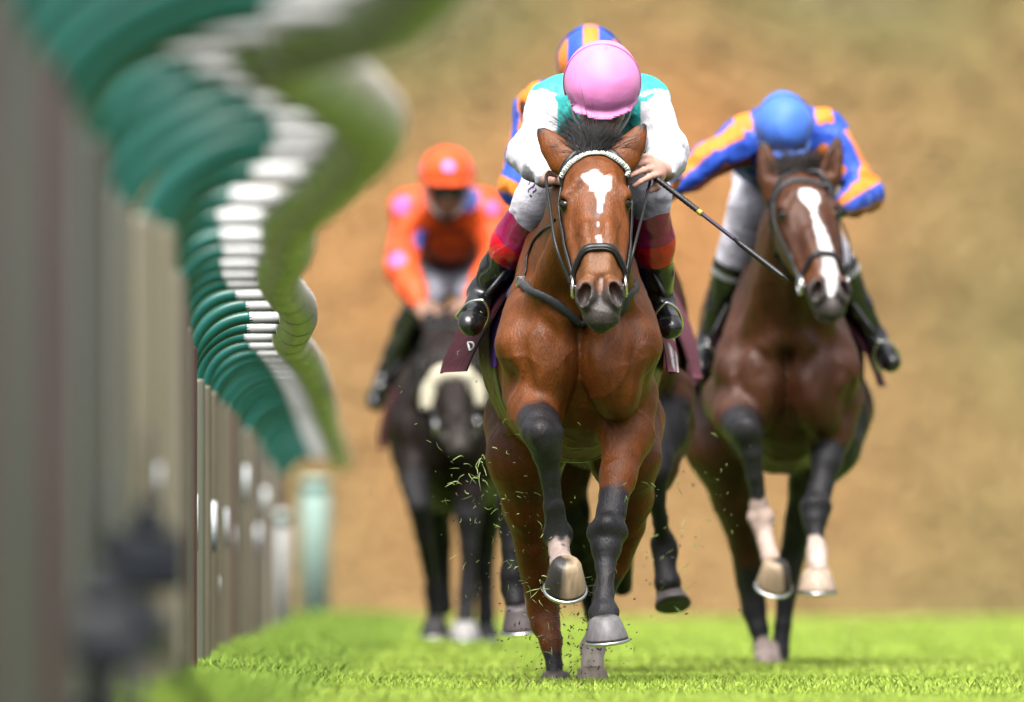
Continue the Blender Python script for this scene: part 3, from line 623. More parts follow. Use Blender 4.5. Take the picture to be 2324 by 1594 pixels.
# ---- tack of the leader
def px3(h, pts, dflt=-.3):
    out = []
    for p in pts:
        q = None if len(p) > 3 else h['hit'](p[0], p[1]); out.append(q if q is not None else W(p[0], p[1], h['D'] + (p[2] if len(p) > 2 else dflt)))
    return out
def bridle(h, full=False, band='plain', noseb=.40, sheep=False, sides=(-1, 1)):
    H, bvh, root = h['H'], h['bvh'], h['root']; br = empty('bridle', h['P0']); br.parent = root; br.location = br.location - root.location
    b = MB()
    over = [H(t, x, n) for t, x, n in ((.10, -.115, -.10), (.03, -.10, -.05), (-.02, -.05, -.01), (-.035, 0, 0), (-.02, .05, -.01), (.03, .10, -.05), (.10, .115, -.10))]
    strap(over, bvh, .02, b=b)
    for s in sides:
        strap([H(.08, s * .115, -.075), H(.17, s * .13, -.09), H(.27, s * .12, -.085), H(.38, s * .10, -.075), H(.475, s * .085, -.078)], bvh, .017, .005, .004, b=b)
        strap([H(.05, s * .115, -.10), H(.15, s * .13, -.18), H(.22, s * .10, -.26), H(.24, 0, -.30)], bvh, .012, b=b)
    b.build('headstall', M['leather'], br)
    b = MB(); ar = [H(noseb + .09, -.10, -.10), H(noseb + .05, -.11, -.06), H(noseb + .005, -.07, 0), H(noseb - .012, 0, .02), H(noseb + .005, .07, 0), H(noseb + .05, .11, -.06), H(noseb + .09, .10, -.10)]
    if sheep:
        P = [np.array(bvh.find_nearest(Vector(q))[0]) for q in spline(ar, 26)]; b.tube(P, .038, 12); b.build('sheepskin_noseband', mat('sheepskin', (.72, .66, .48), .9, noise=.2, nscale=60, bump=1, bscale=160), br)
    else:
        strap(ar, bvh, .020, .008, .003, b=b)
        if full: strap([q + h['A'] * .013 + h['N'] * .002 for q in ar], bvh, .006, .007, .004, b=b)
        b.build('noseband', M['leather'], br)
    b = MB()
    for s in sides:
        c = np.array(bvh.find_nearest(Vector(H(.485, s * .085, -.075)))[0]) + h['U'] * s * .012
        a = np.linspace(0, 2 * math.pi, 22); b.tube([c + (h['A'] * math.cos(t) * .032 + h['N'] * math.sin(t) * .028) for t in a], .0045, 8, cap=False)
        b.tube([c + h['A'] * .038 + h['N'] * .005, c - h['A'] * .034 + h['N'] * .012], .0065, 8)
        b.tube([c, c - h['U'] * s * .04], .008, 8)
    b.build('bit', M['steel'], br)
    return br
br = bridle(leader, True)
bb = px3(leader, [(1277, 402), (1284, 388), (1294, 375), (1308, 364), (1322, 357), (1338, 352.5), (1353, 351), (1370, 352), (1386, 355), (1402, 364), (1415, 375), (1424, 387), (1431, 400)])
b, path = strap(bb, leader['bvh'], .017, .005, .004); b.build('browband', mat('browband_white', (.62, .62, .56), .4), br)
b = MB()
for i in range(len(path) - 1):
    p = (path[i] + path[i + 1]) / 2; t = nrm(path[i + 1] - path[i]); n_ = np.array(leader['bvh'].find_nearest(Vector(p))[1]); s_ = np.cross(t, n_)
    if i % 3 != 2: b.tube([p + n_ * .005 - s_ * .0065, p + n_ * .006, p + n_ * .005 + s_ * .0065], [.0028, .0042, .0028], 8, flat=(t, .85), c=(.8, .8, .77))
    else: b.tube([p + n_ * .005 - s_ * .006, p + n_ * .005 + s_ * .006], .0022, 6, c=(.25, .42, .14))
b.build('browband_beads', mat('beads', attr=True, rough=.2), br, colored=True)
# breast girth over the chest with its buckle ends
tk = empty('breast_girth', W(1310, 680, 50)); tk.parent = leader['root']; tk.location = tk.location - leader['root'].location
cb = px3(leader, [(1160, 616, .3), (1182, 639), (1209, 661), (1259, 685), (1300, 700, -.0, 1), (1345, 704, -.0, 1), (1392, 692, .0, 1), (1425, 668), (1450, 640), (1466, 622, .3)])
b, _ = strap(cb, leader['bvh'], .028, .005, .004, n=60, smooth_it=6); b.build('strap', M['strap'], tk)
nk = px3(leader, [(1262, 500), (1236, 520), (1214, 545), (1200, 580), (1196, 615), (1185, 640)], .05)
b, _ = strap(nk, leader['bvh'], .008, .004, .003, n=30); b.build('neck_strap', M['leather'], tk)
b = MB(); q = leader['hit'](1182, 638)
b.box(q + np.array([0, -.01, 0]), (.03, .012, .035), bev=.004); b.build('buckle', M['steel'], tk)
# girth with its elastic
gm = MB(); ge = MB(); D = 50
def ring(h, y, a0, a1, n=26):
    out = []
    for a in np.linspace(a0, a1, n):
        o = Vector((h['cxa'](y) + math.sin(a) * .8, h['D'] + y, 1.08 + h['dz'] + math.cos(a) * .8)); d = Vector((h['cxa'](y), h['D'] + y, 1.08 + h['dz'])) - o; d.normalize()
        l, n_, _, _ = h['bvh'].ray_cast(o, d)
        if l is not None: out.append(np.array(l))
    return out
def girth(h, col_e, col_s, y=.56):
    gr = empty('girth', (h['cxa'](y), h['D'] + y, .8)); gr.parent = h['root']; gr.location = gr.location - h['root'].location
    for s in (-1, 1):
        b, _ = strap(ring(h, y, s * 1.25, s * 2.0), h['bvh'], .06, .009, .004); b.build('elastic', col_e, gr)
    b, _ = strap(ring(h, y, -2.0, -4.28), h['bvh'], .05, .002, .001, n=60); b.build('strap', col_s, gr)
    return gr
girth(leader, mat('purple_elastic', (.10, .045, .25), .4, noise=.1), M['leather'])
# ------------------------------------------------------------------ jockeys
def frame(fwd, up):
    f = nrm(fwd); u = nrm(np.asarray(up, float) - f * (np.asarray(up, float) @ f)); return f, np.cross(u, f), u      # forward, image-right side, up
def hand(f, wrist, palm, across, back, curl, s=1.0, thumb=1, fingers=None):
    """wrist and palm centre; across runs from little finger to index; back is the normal of the back of the hand"""
    wrist, palm = np.asarray(wrist, float), np.asarray(palm, float); d = nrm(palm - wrist); b = nrm(back - d * (np.asarray(back) @ d)); a = nrm(np.cross(b, d)); a = a if a @ np.asarray(across) > 0 else -a
    f.add(Cone(wrist, palm - d * .02 * s, .026 * s, .030 * s, b, .72), .02)
    for k in range(4):
        o = (k - 1.5) * .0195 * s; kn = palm + a * o + d * (.030 - abs(k - 1.8) * .004) * s + b * .004
        f.add(Cone(palm - d * .03 * s + a * o * .7, kn, .014 * s, .0115 * s), .012)
        ln = (.034, .043, .047, .041)[k] * s; c = (curl[k] if hasattr(curl, '__len__') else curl); p = kn; ang = 0; r = .0105 * s
        for j, (q, cc) in enumerate(((1, .55), (.68, 1.0), (.52, .75))):
            ang += c * cc; dd = d * math.cos(ang) - b * math.sin(ang) + a * (k - 1.5) * .06; e = p + dd * ln * q
            f.add(Cone(p, e, r, r * .9), .004); p = e; r *= .92
    t0 = palm - d * .022 * s + a * .030 * s - b * .008; t1 = t0 + nrm(a * .75 + d * .75 - b * .35) * .036 * s; t2 = t1 + nrm(a * .1 * thumb + d * .8 - b * .55) * .03 * s
    f.add(Cone(palm - d * .035 * s, t0, .017 * s, .015 * s), .014); f.chain([(t0, .0145 * s), (t1, .0115 * s), (t2, .0095 * s)], .006)
def jockey(sp):
    D = sp['D']; w = lambda p: W(p[0], p[1], D + p[2]); J = {k: w(v) for k, v in sp['j'].items()}; vx = sp.get('voxel', .006); sc = sp.get('s', 1.0)
    root = empty('person', J['pel']); tag(root, sp['label'], 'person', 'jockeys')
    hf, hl, hu = frame(sp['face'], sp['up']); hc = J['head']; HL = lambda a, b, c: hc + (hf * a + hl * b + hu * c) * sc
    R3 = (hf, hl, hu); lat = nrm(J['shR'] - J['shL'])
    chest = (J['shL'] + J['shR']) / 2; ax = nrm(chest - J['pel']); belly = nrm(np.cross(lat, ax)); belly = belly if belly[2] < 0 else -belly
    ribs = chest - ax * .13 + belly * .03; waist = J['pel'] + ax * .12 + belly * .02; neck = HL(-.02, 0, -.11)
    # body: one continuous skin surface
    f = Field(vx)
    f.chain([(J['pel'], .105), (waist, .095), (ribs, .105), (chest + belly * .02 - ax * .03, .085)], .05, lat, 1.3)
    f.add(Cone(J['shL'] + ax * -.01, J['shR'] - ax * .01, .052), .04); f.add(Cone(chest - ax * .02, neck, .062, .052), .04)
    for s in 'LR':
        f.chain([(J['sh' + s], .056), (J['el' + s], .040)], .03); f.chain([(J['el' + s], .042), (J['el' + s] * .6 + J['wr' + s] * .4, .040), (J['wr' + s], .026)], .02)
        f.chain([(J['hip' + s], .092), (J['kn' + s], .058)], .04); f.chain([(J['kn' + s], .057), (J['kn' + s] * .65 + J['an' + s] * .35, .054), (J['an' + s], .036)], .02)
        f.add(Cone(J['an' + s], J['to' + s], .026, .016), .02)
        h = sp['hands'][s]
        if h is not None: hand(f, J['wr' + s], w(h[0]), h[1], h[2], h[3], sc)
    # head with a face
    f.add(Ell(HL(-.012, 0, .02), np.array((.096, .076, .098)) * sc, R3), .02); f.add(Ell(HL(.022, 0, -.055), np.array((.068, .06, .07)) * sc, R3), .03)
    f.add(Ell(HL(.055, 0, -.098), np.array((.028, .028, .02)) * sc, R3), .025)
    f.add(Cone(HL(.085, 0, 0), HL(.104, 0, -.040), .009 * sc, .014 * sc), .012)
    for s in (-1, 1):
        f.sub(Ell(HL(.088, s * .032, -.002), np.array((.016, .019, .012)) * sc, R3), .012); f.add(Ell(HL(.074, s * .032, -.003), np.array((.012,) * 3) * sc), .003)
        f.add(Cone(HL(.084, s * .012, .017), HL(.074, s * .05, .016), .008 * sc), .012); f.add(Ell(HL(.06, s * .045, -.036), np.array((.022, .02, .018)) * sc, R3), .02)
        f.add(Ell(HL(-.012, s * .077, -.012), np.array((.017, .008, .03)) * sc, R3), .006); f.add(Ell(HL(.1, s * .011, -.044), np.array((.01, .009, .008)) * sc, R3), .006)
    f.add(Cone(HL(.083, -.02, -.070), HL(.083, .02, -.070), .008 * sc), .01); f.sub(Cone(HL(.096, -.024, -.0725), HL(.096, .024, -.0725), .0035 * sc), .004); f.add(Cone(HL(.08, -.016, -.082), HL(.08, .016, -.082), .008 * sc), .01)
    V, Q = f.mesh()
    skin = np.array(sp.get('skin', (.55, .30, .21)))
    C = paint(V, skin, [(Ell(HL(.085, 0, -.074), np.array((.02, .028, .012)) * sc, R3), skin * (.85, .55, .55), .004)] + [(Ell(HL(.09, s * .032, -.002), (.012, .014, .006), R3), (.12, .08, .06), .003) for s in (-1, 1)])
    link('body', npmesh('body', V, Q, C), M['skin'], root)
    # silks
    nz = sp.get('fold', 1.0)
    def folds(x, y, z): return nz * (.0042 * NOISE[0](x, y, z * .6, 36) + .009 * np.abs(NOISE[2](x, y, z * .8, 44)) + .003 * np.abs(NOISE[4](x, y, z, 88)) - .0055)
    f = Field(vx)
    f.chain([(J['pel'] + ax * .05, .112), (waist, .118), (ribs, .128), (chest + belly * .02 - ax * .03, .103)], .05, lat, 1.32)
    f.add(Cone(J['shL'], J['shR'], .066), .06); f.add(Cone(chest + ax * .0 - belly * .045, J['shL'] - ax * .02, .07, .06), .05); f.add(Cone(chest - belly * .045, J['shR'] - ax * .02, .07, .06), .05); f.add(Cone(chest, HL(-.04, 0, -.09), .075, .062), .04)
    slv = {}
    for s in 'LR':
        a, b, c = J['sh' + s], J['el' + s], J['wr' + s]; r = sp.get('sleeve', (.078, .066, .06, .040))
        slv[s] = [Cone(a, b, r[0], r[1]), Cone(b, b * .45 + c * .55, r[1], r[2]), Cone(b * .45 + c * .55, c - nrm(c - b) * .01, r[2], r[3])]
        f.add(slv[s][0], .05); f.add(slv[s][1], .02); f.add(slv[s][2], .012)
    f.warp(folds); V, Q = f.mesh()
    C = sp['silk'](V, dict(J=J, slv=slv, lat=lat, ax=ax, chest=chest, belly=belly, HL=HL))
    link('silk_jacket', npmesh('silk_jacket', V, Q, C), M['silk'], root)
    # breeches
    f = Field(vx); f.add(Cone(J['pel'], J['pel'] + ax * .1, .118, .108, lat, 1.3), .03)
    for s in 'LR':
        k = J['kn' + s]; a = J['an' + s]; f.add(Cone(J['hip' + s], k, .105, .072), .06); f.add(Cone(k, k + (a - k) * sp.get('knee', .2), .072, .063), .02)
    f.warp(lambda x, y, z: .6 * folds(x, y, z)); V, Q = f.mesh(); C = paint(V, sp.get('breech', (.8, .8, .82)), [])
    link('breeches', npmesh('breeches', V, Q, C), M['cloth'], root); br_bvh = BVHTree.FromPolygons(V.tolist(), Q.tolist())
    # boots, each with its coloured tops
    for s in 'LR':
        k, a, t = J['kn' + s], J['an' + s], J['to' + s]; d = a - k; L = np.linalg.norm(d); dn = d / L; b0 = sp.get('boot0', .14)
        f = Field(vx); f.chain([(k + d * b0, .066), (k + d * .45, .066), (k + d * .75, .052), (a, .043)], .02)
        ft = nrm(t - a); side = nrm(np.cross(ft, dn)); dn2 = nrm(np.cross(side, ft)); dn2 = dn2 if dn2 @ dn > 0 else -dn2
        f.add(Cone(a + dn2 * .004 - ft * .02, t + dn2 * .004, .044, .031, dn2, .9), .03); f.add(Ell(t + dn2 * .004 - ft * .012, (.036, .034, .026), (ft, side, dn2)), .02)
        f.add(Cone(a + dn2 * .045 - ft * .035, a + dn2 * .05 - ft * .01, .026, .026), .012); f.warp(lambda x, y, z: .4 * folds(x, y, z))
        V, Q = f.mesh(); h = (V - k) @ dn / L; C = np.tile((.010, .010, .011), (len(V), 1)); foot = ((V - a) @ dn) > .0
        for h0, h1, col in sp.get('tops', []): C[(h > h0) & (h < h1) & ~foot] = col
        link('boot', npmesh('boot', V, Q, C), M['boot'], root)
    # helmet under a silk cover
    cr = np.array(sp.get('capr', (.128, .108, .118))) * sc; f = Field(min(vx, .005)); up_c = HL(-.01, 0, .03)
    f.add(Ell(up_c, cr, R3), .01); rim = up_c - hu * sp.get('rim', .035) * sc
    class Half:
        def d(s_, X, Y, Z): return -((X - rim[0]) * hu[0] + (Y - rim[1]) * hu[1] + (Z - rim[2]) * hu[2])
    f.cut(Half(), .012); f.add(Ell(rim + hf * .055 + hu * .004, (cr[0] * .84, cr[1] * .93, .009), R3), .008)
    f.add(Ell(up_c + hu * cr[2] * .985, (.013, .013, .008), R3), .008)
    f.warp(lambda x, y, z: .0018 * NOISE[1](x, y, z, 40) + (.0034 * np.abs(NOISE[2](x, y, z, 62))) * np.clip(1.6 - ((x - rim[0]) * hu[0] + (y - rim[1]) * hu[1] + (z - rim[2]) * hu[2]) / .04, .25, 1.6))
    V, Q = f.mesh(); C = sp['cap'](V, dict(hf=hf, hl=hl, hu=hu, c=up_c, rim=rim, r=cr)); link('helmet', npmesh('helmet', V, Q, C), M['cap'], root)
    a = np.linspace(-.12 * math.pi, 1.12 * math.pi, 40); b = MB()
    b.tube([up_c + hl * math.cos(t) * cr[1] * 1.0 + hu * math.sin(t) * cr[2] * .985 - hf * (.004 + .020 * math.sin(t)) for t in a], .0034, 6); b.build('cap_seam', mat('seam', sp.get('seam', (.6, .6, .6)), .5), root)
    # goggles and chin strap
    f = Field(.005); f.add(Ell(HL(.082, 0, sp.get('gog', -.002)), np.array((.034, .072, .034)) * sc, R3), .01); f.add(Cone(HL(.02, -.084, -.002), HL(.02, .084, -.002), .004), .01)
    V, Q = f.mesh(); link('goggles', npmesh('goggles', V, Q), sp.get('lens', M['eye']), root)
    b = MB(); b.tube(spline([HL(.0, -.088, -.0), HL(.02, -.074, -.07), HL(.045, -.03, -.118), HL(.045, .03, -.118), HL(.02, .074, -.07), HL(.0, .088, 0)], 24), .006, 6); b.build('chin_strap', sp.get('chin', M['white']), root)
    return dict(root=root, J=J, HL=HL, w=w, D=D, br=br_bvh)
def stirrup(j, s, parent, saddle_pt):
    J = j['J']; a, t = J['an' + s], J['to' + s]; ft = nrm(t - a); k = nrm(J['kn' + s] - a); up = nrm(k - ft * (k @ ft)); sd = np.cross(ft, up); c = a + (t - a) * .72
    P = [c - up * .038 - sd * .038, c - up * .038 + sd * .038, c - up * .012 + sd * .043, c + up * .03 + sd * .034, c + up * .058 + sd * .008, c + up * .058 - sd * .008, c + up * .03 - sd * .034, c - up * .012 - sd * .043, c - up * .038 - sd * .038]
    e = empty('stirrup', c); e.parent = parent; e.location = e.location - parent.location
    b = MB(); b.tube(spline(P, 40), .0048, 8); b.build('iron', M['steel'], e)
    b = MB(); b.tube(spline([c + up * .085, (c + up * .09 + np.asarray(saddle_pt)) / 2, saddle_pt], 10), .009, 6, flat=(ft, .4)); b.build('leather', M['leather'], e)
def saddle(h, j, cloth_col, pad_col, z0=.985, z1=1.30, flare=(.05, .05), y=(.5, 1.1), colfn=None, pad=True):
    root = h['root']; e = empty('saddle', (h['cxa'](.7), h['D'] + .7, 1.4)); e.parent = root; e.location = e.location - root.location
    bv = h['bvh']; dz = h['dz']; nu, nv = 14, 16
    for q, s in enumerate((-1, 1)):
        G = []
        for v in np.linspace(0, 1, nv):
            z = z1 + dz + (z0 - z1) * v; row = []
            for u in np.linspace(0, 1, nu):
                yy = y[0] + (y[1] - y[0]) * u + .03 * v; xc = h['cxa'](yy); o = Vector((xc + s * .8, h['D'] + yy, z)); l = bv.ray_cast(o, Vector((-s, 0, 0)))[0]
                hw = abs(l.x - xc) if l is not None else .2; fl = flare[q] * (v ** 1.6) * (1 + (.25 if flare[q] > .09 else -.35) * u) + .006 * math.sin(u * 11 + v * 3) * v
                row.append((xc + s * (min(max(hw, .12), .34) + .010 + fl), h['D'] + yy, z))
            G.append(row)
        G = np.array(G); V = G.reshape(-1, 3); off = np.array([-s * .005, 0, 0]); nn = nu * nv; idx = np.arange(nn).reshape(nv, nu)
        A_ = np.stack([idx[:-1, :-1], idx[:-1, 1:], idx[1:, 1:], idx[1:, :-1]], -1).reshape(-1, 4); rim = np.concatenate([idx[0, :], idx[1:, -1], idx[-1, -2::-1], idx[-2:0:-1, 0]]); r2 = np.roll(rim, -1)
        Fq = np.concatenate([A_, A_[:, ::-1] + nn, np.stack([rim, r2, r2 + nn, rim + nn], 1)]); VV = np.vstack([V, V + off])
        C = np.tile(cloth_col, (len(VV), 1)); C = colfn(VV, C, s) if colfn else C
        link('number_cloth', npmesh('number_cloth', VV, Fq, C), M['cloth'], e)
    if pad:
        P = ring(h, .44, -1.12, 1.12, 30); ctr = np.array([h['cxa'](.44), h['D'] + .44, 1.1 + dz]); P = [p + nrm(p - ctr) * .012 + np.array([0, .02, 0]) for p in P]
        b = MB(); b.tube(P, .021, 10, flat=((0, 1, 0), 1.5)); b.build('pad', mat('pad', pad_col, .85, noise=.25, nscale=50, bump=.5), e)
    f = Field(.01); f.add(Loft((0, h['D'], dz), (0, 1, 0), (1, 0, 0), (0, 0, 1), [(.5, h['cxa'](.5), .07, 1.44, 1.38), (.6, h['cxa'](.6), .10, 1.47, 1.36), (.8, h['cxa'](.8), .12, 1.46, 1.35), (1.0, h['cxa'](1), .13, 1.47, 1.36)]), .02)
    Vs, Qs = f.mesh(); link('seat', npmesh('seat', Vs, Qs), M['leather'], e)
    for s in 'LR': stirrup(j, s, e, j['J']['kn' + s] * .35 + j['J']['hip' + s] * .25 + np.array([h['cxa'](.65), h['D'] + .65, 1.36 + dz]) * .4)
    return e
def rein(h, s, hand_pt, br, mids=(), r=.006):
    c = np.array(h['bvh'].find_nearest(Vector(h['H'](.485, s * .085, -.075)))[0]) + h['U'] * s * .014 - h['A'] * .0
    b = MB(); b.tube(spline([c] + [np.asarray(m) for m in mids] + [np.asarray(hand_pt)], 30), r, 6, flat=((1, 0, 0), .6)); return b.build('rein', M['leather'], br)
def stripes(V, J, cols, n=3, ph=0., only=None):          # lengthwise stripes round each arm
    C = np.tile(np.asarray(cols[0], float), (len(V), 1)); m_all = np.zeros(len(V), bool)
    for s in 'LR':
        a, b, c = J['sh' + s], J['el' + s], J['wr' + s]
        for p, q in ((a, b), (b, c)):
            d = nrm(q - p); t = (V - p) @ d; R = V - p - np.outer(t, d); L = np.linalg.norm(q - p)
            m = (np.linalg.norm(R, axis=1) < .10) & (t > (.05 if p is a else -.03)) & (t < L + .05)
            u = nrm(np.cross(d, (0, 1, 0))); v = np.cross(d, u); an = np.arctan2(R @ v, R @ u) + ph
            k = ((an / (2 * math.pi) * 2 * n).astype(int) + (an < 0)) % 2 == 0
            C[m & k] = cols[1]; C[m & ~k] = cols[0]; m_all |= m
    return C, m_all
# ---- the leader's jockey
WHT, TEAL, PINK = (.86, .84, .89), (.05, .52, .50), (.86, .28, .60)
BLU, ORG = (.035, .11, .64), (.92, .26, .018)
def silk_lead(V, c):
    C = np.tile(TEAL, (len(V), 1)); x, y, z = V.T; d = np.full(len(V), 9.)
    for s in 'LR':
        a, b = c['J']['sh' + s], c['J']['el' + s]; ad = nrm(b - a); t = (V - a) @ ad
        for k, q in enumerate(c['slv'][s]):
            dd = q.d(x, y, z); dd = np.where((k > 0) | (t > .0), dd, 9); d = np.minimum(d, dd)
    sd = np.abs((V - c['chest']) @ c['lat'])
    w = ((d < .018) & (sd > .125))[:, None]; C = np.where(w, WHT, C)
    return C
def cap_plain(col, band=None):
    def fn(V, c):
        C = np.tile(col, (len(V), 1))
        if band is not None: h = (V - c['rim']) @ c['hu']; C[h < .012] = band
        return C
    return fn
jk1 = jockey(dict(D=50, label='jockey crouching in white silks and pink cap, holding a whip', voxel=.005, s=1.06, skin=(.72, .40, .31),
    j=dict(head=(1366, 212, -.02), pel=(1350, 300, .86), shL=(1262, 240, .20), shR=(1456, 238, .20), elL=(1199, 345, .14), elR=(1512, 342, .14), wrL=(1240, 402, -.02), wrR=(1512, 385, -.06),
           hipL=(1290, 345, .82), hipR=(1420, 340, .82), knL=(1222, 460, .36), knR=(1468, 440, .36), anL=(1098, 664, .56), anR=(1496, 690, .54), toL=(1068, 736, .40), toR=(1524, 744, .38)),
    face=(0, -.84, -.54), up=(.02, -.5, .86), rim=.028, capr=(.135, .109, .115), sleeve=(.072, .060, .054, .036), fold=1.25,
    hands=dict(L=((1272, 396, -.10), (0, 0, 1), (-.6, -.3, .6), 1.0), R=((1483, 380, -.16), (0, -.3, -1), (.1, -1, .3), (.35, .35, .4, .55))),
    silk=silk_lead, cap=cap_plain(PINK), seam=(.75, .22, .5), breech=(.88, .85, .91), tops=[(.1, .40, (.34, .004, .085)), (.40, .60, (.88, .0, .025))], knee=.2, boot0=.12))
# whip held in the right hand
def whip(label, a, b, ring=.36, cat='whip'):
    root = empty('whip', a); tag(root, label, cat); a, b = np.asarray(a, float), np.asarray(b, float); d = b - a
    n = 60; t = np.linspace(0, ring, n); m = MB(); m.tube(a + np.outer(t, d), .0082 + .0011 * (np.sin(t * 260) > 0), 10); m.build('handle', M['leather'], root)
    m = MB(); t = np.linspace(ring, ring + .03, 3); m.tube(a + np.outer(t, d), .0088, 10); m.build('ring', mat('brass', (.75, .55, .12), .35, metal=.6), root)
    t = np.linspace(ring + .03, .62, 40); m = MB(); m.tube(a + np.outer(t, d), .0062 + .0008 * np.sin(t * 420), 8); m.build('shaft', mat('braid', (.035, .02, .05), .5), root)
    m = MB(); t = np.linspace(.62, 1, 10); m.tube(a + np.outer(t, d), np.interp(t, [.62, .66, .95, 1], [.007, .0115, .012, .004]), 8, flat=(np.cross(nrm(d), (0, 1, 0)), .8)); m.build('flap', M['leather'], root)
whip('black race whip with a yellow ring, pointing down from the white sleeve', W(1470, 390, 49.82), W(1788, 637, 49.55))

sad1 = saddle(leader, jk1, (.050, .006, .014), (.06, .10, .24), z0=.955, y=(.45, 1.1), flare=(.105, .05), colfn=lambda V, C, s: np.where((((V[:, 1] > 50.62) & (np.sin(V[:, 1] * 60) > -.2) & (np.sin(V[:, 2] * 55 + V[:, 1] * 9) > .1)) if s > 0 else np.zeros(len(V), bool))[:, None], (.8, .78, .78), C if s < 0 else np.tile((.20, .055, .085), (len(V), 1))))
rein(leader, -1, W(1262, 396, 49.86), br, [W(1262, 560, 49.5), W(1248, 470, 49.62), W(1240, 400, 49.75)], .009)
rein(leader, 1, W(1478, 400, 49.86), br, [W(1440, 560, 49.5), W(1462, 470, 49.7)], .007)

# faint lettering printed down the breeches, gold script on the boot top
def hit_all(objs, px, py):
    d = Vector(W(px, py, 60)) - CAMP; d.normalize(); best = None
    for bv in objs:
        l = bv.ray_cast(CAMP, d)[0]
        if l is not None and (best is None or l.y < best.y): best = l
    return None if best is None else np.array(best)
def strokes(name, bvhs, lines, r, m, parent, conv):
    b = MB()
    for ln in lines:
        P = [hit_all(bvhs, *conv(*q)) for q in spline(ln, 4 * len(ln))[:, :2]]; P = [p + (0, -.002, 0) for p in P if p is not None]
        if len(P) > 2: b.tube(P, r, 6)
    if b.V: b.build(name, m, parent)
strokes('lettering', [jk1['br']], [[(170, 160), (210, 110), (280, 165), (430, 265)], [(300, 220), (400, 245), (435, 290), (370, 410)], [(280, 250), (250, 330)], [(350, 280), (330, 330)], [(370, 530), (430, 440), (440, 480)],
    [(290, 800), (340, 680), (450, 580), (380, 610)], [(280, 1000), (290, 930), (370, 870), (440, 800), (460, 730)], [(370, 870), (400, 880), (430, 800)], [(390, 1010), (470, 950), (475, 900)], [(310, 1090), (360, 1080), (335, 1130)]],
    .0019, mat('lavender_print', (.30, .22, .50), .8), jk1['root'], lambda x, y: ((1212 + x / 11.39) * .9695, (362 + y / 11.39) * .9695))
bt = [o for o in jk1['root'].children if o.name.startswith('boot')][0]
bv_ = BVHTree.FromPolygons([tuple(bt.matrix_basis.translation + v.co + jk1['root'].location) for v in bt.data.vertices], [tuple(p.vertices) for p in bt.data.polygons])
strokes('script', [bv_], [[(340, 500), (430, 400), (440, 560), (520, 600), (560, 690), (640, 640), (640, 760), (740, 740), (720, 860), (850, 920), (960, 880), (960, 1000)]], .0017, mat('gold_thread', (.72, .42, .06), .5), bt, lambda x, y: ((1218 + x / 26.57) * .9695, (496 + y / 26.57) * .9695))
nc = [o for o in sad1.children if o.name.startswith('number_cloth')][0]
bv_ = BVHTree.FromPolygons([tuple(v.co) for v in nc.data.vertices], [tuple(p.vertices) for p in nc.data.polygons])
strokes('letter', [bv_], [[(225, 470), (255, 600), (290, 740)], [(225, 470), (340, 460), (420, 520), (420, 620), (370, 700), (290, 740)]], .0035, M['white'], nc, lambda x, y: ((1080 + x / 14.49) * .9695, (770 + y / 14.49) * .9695))
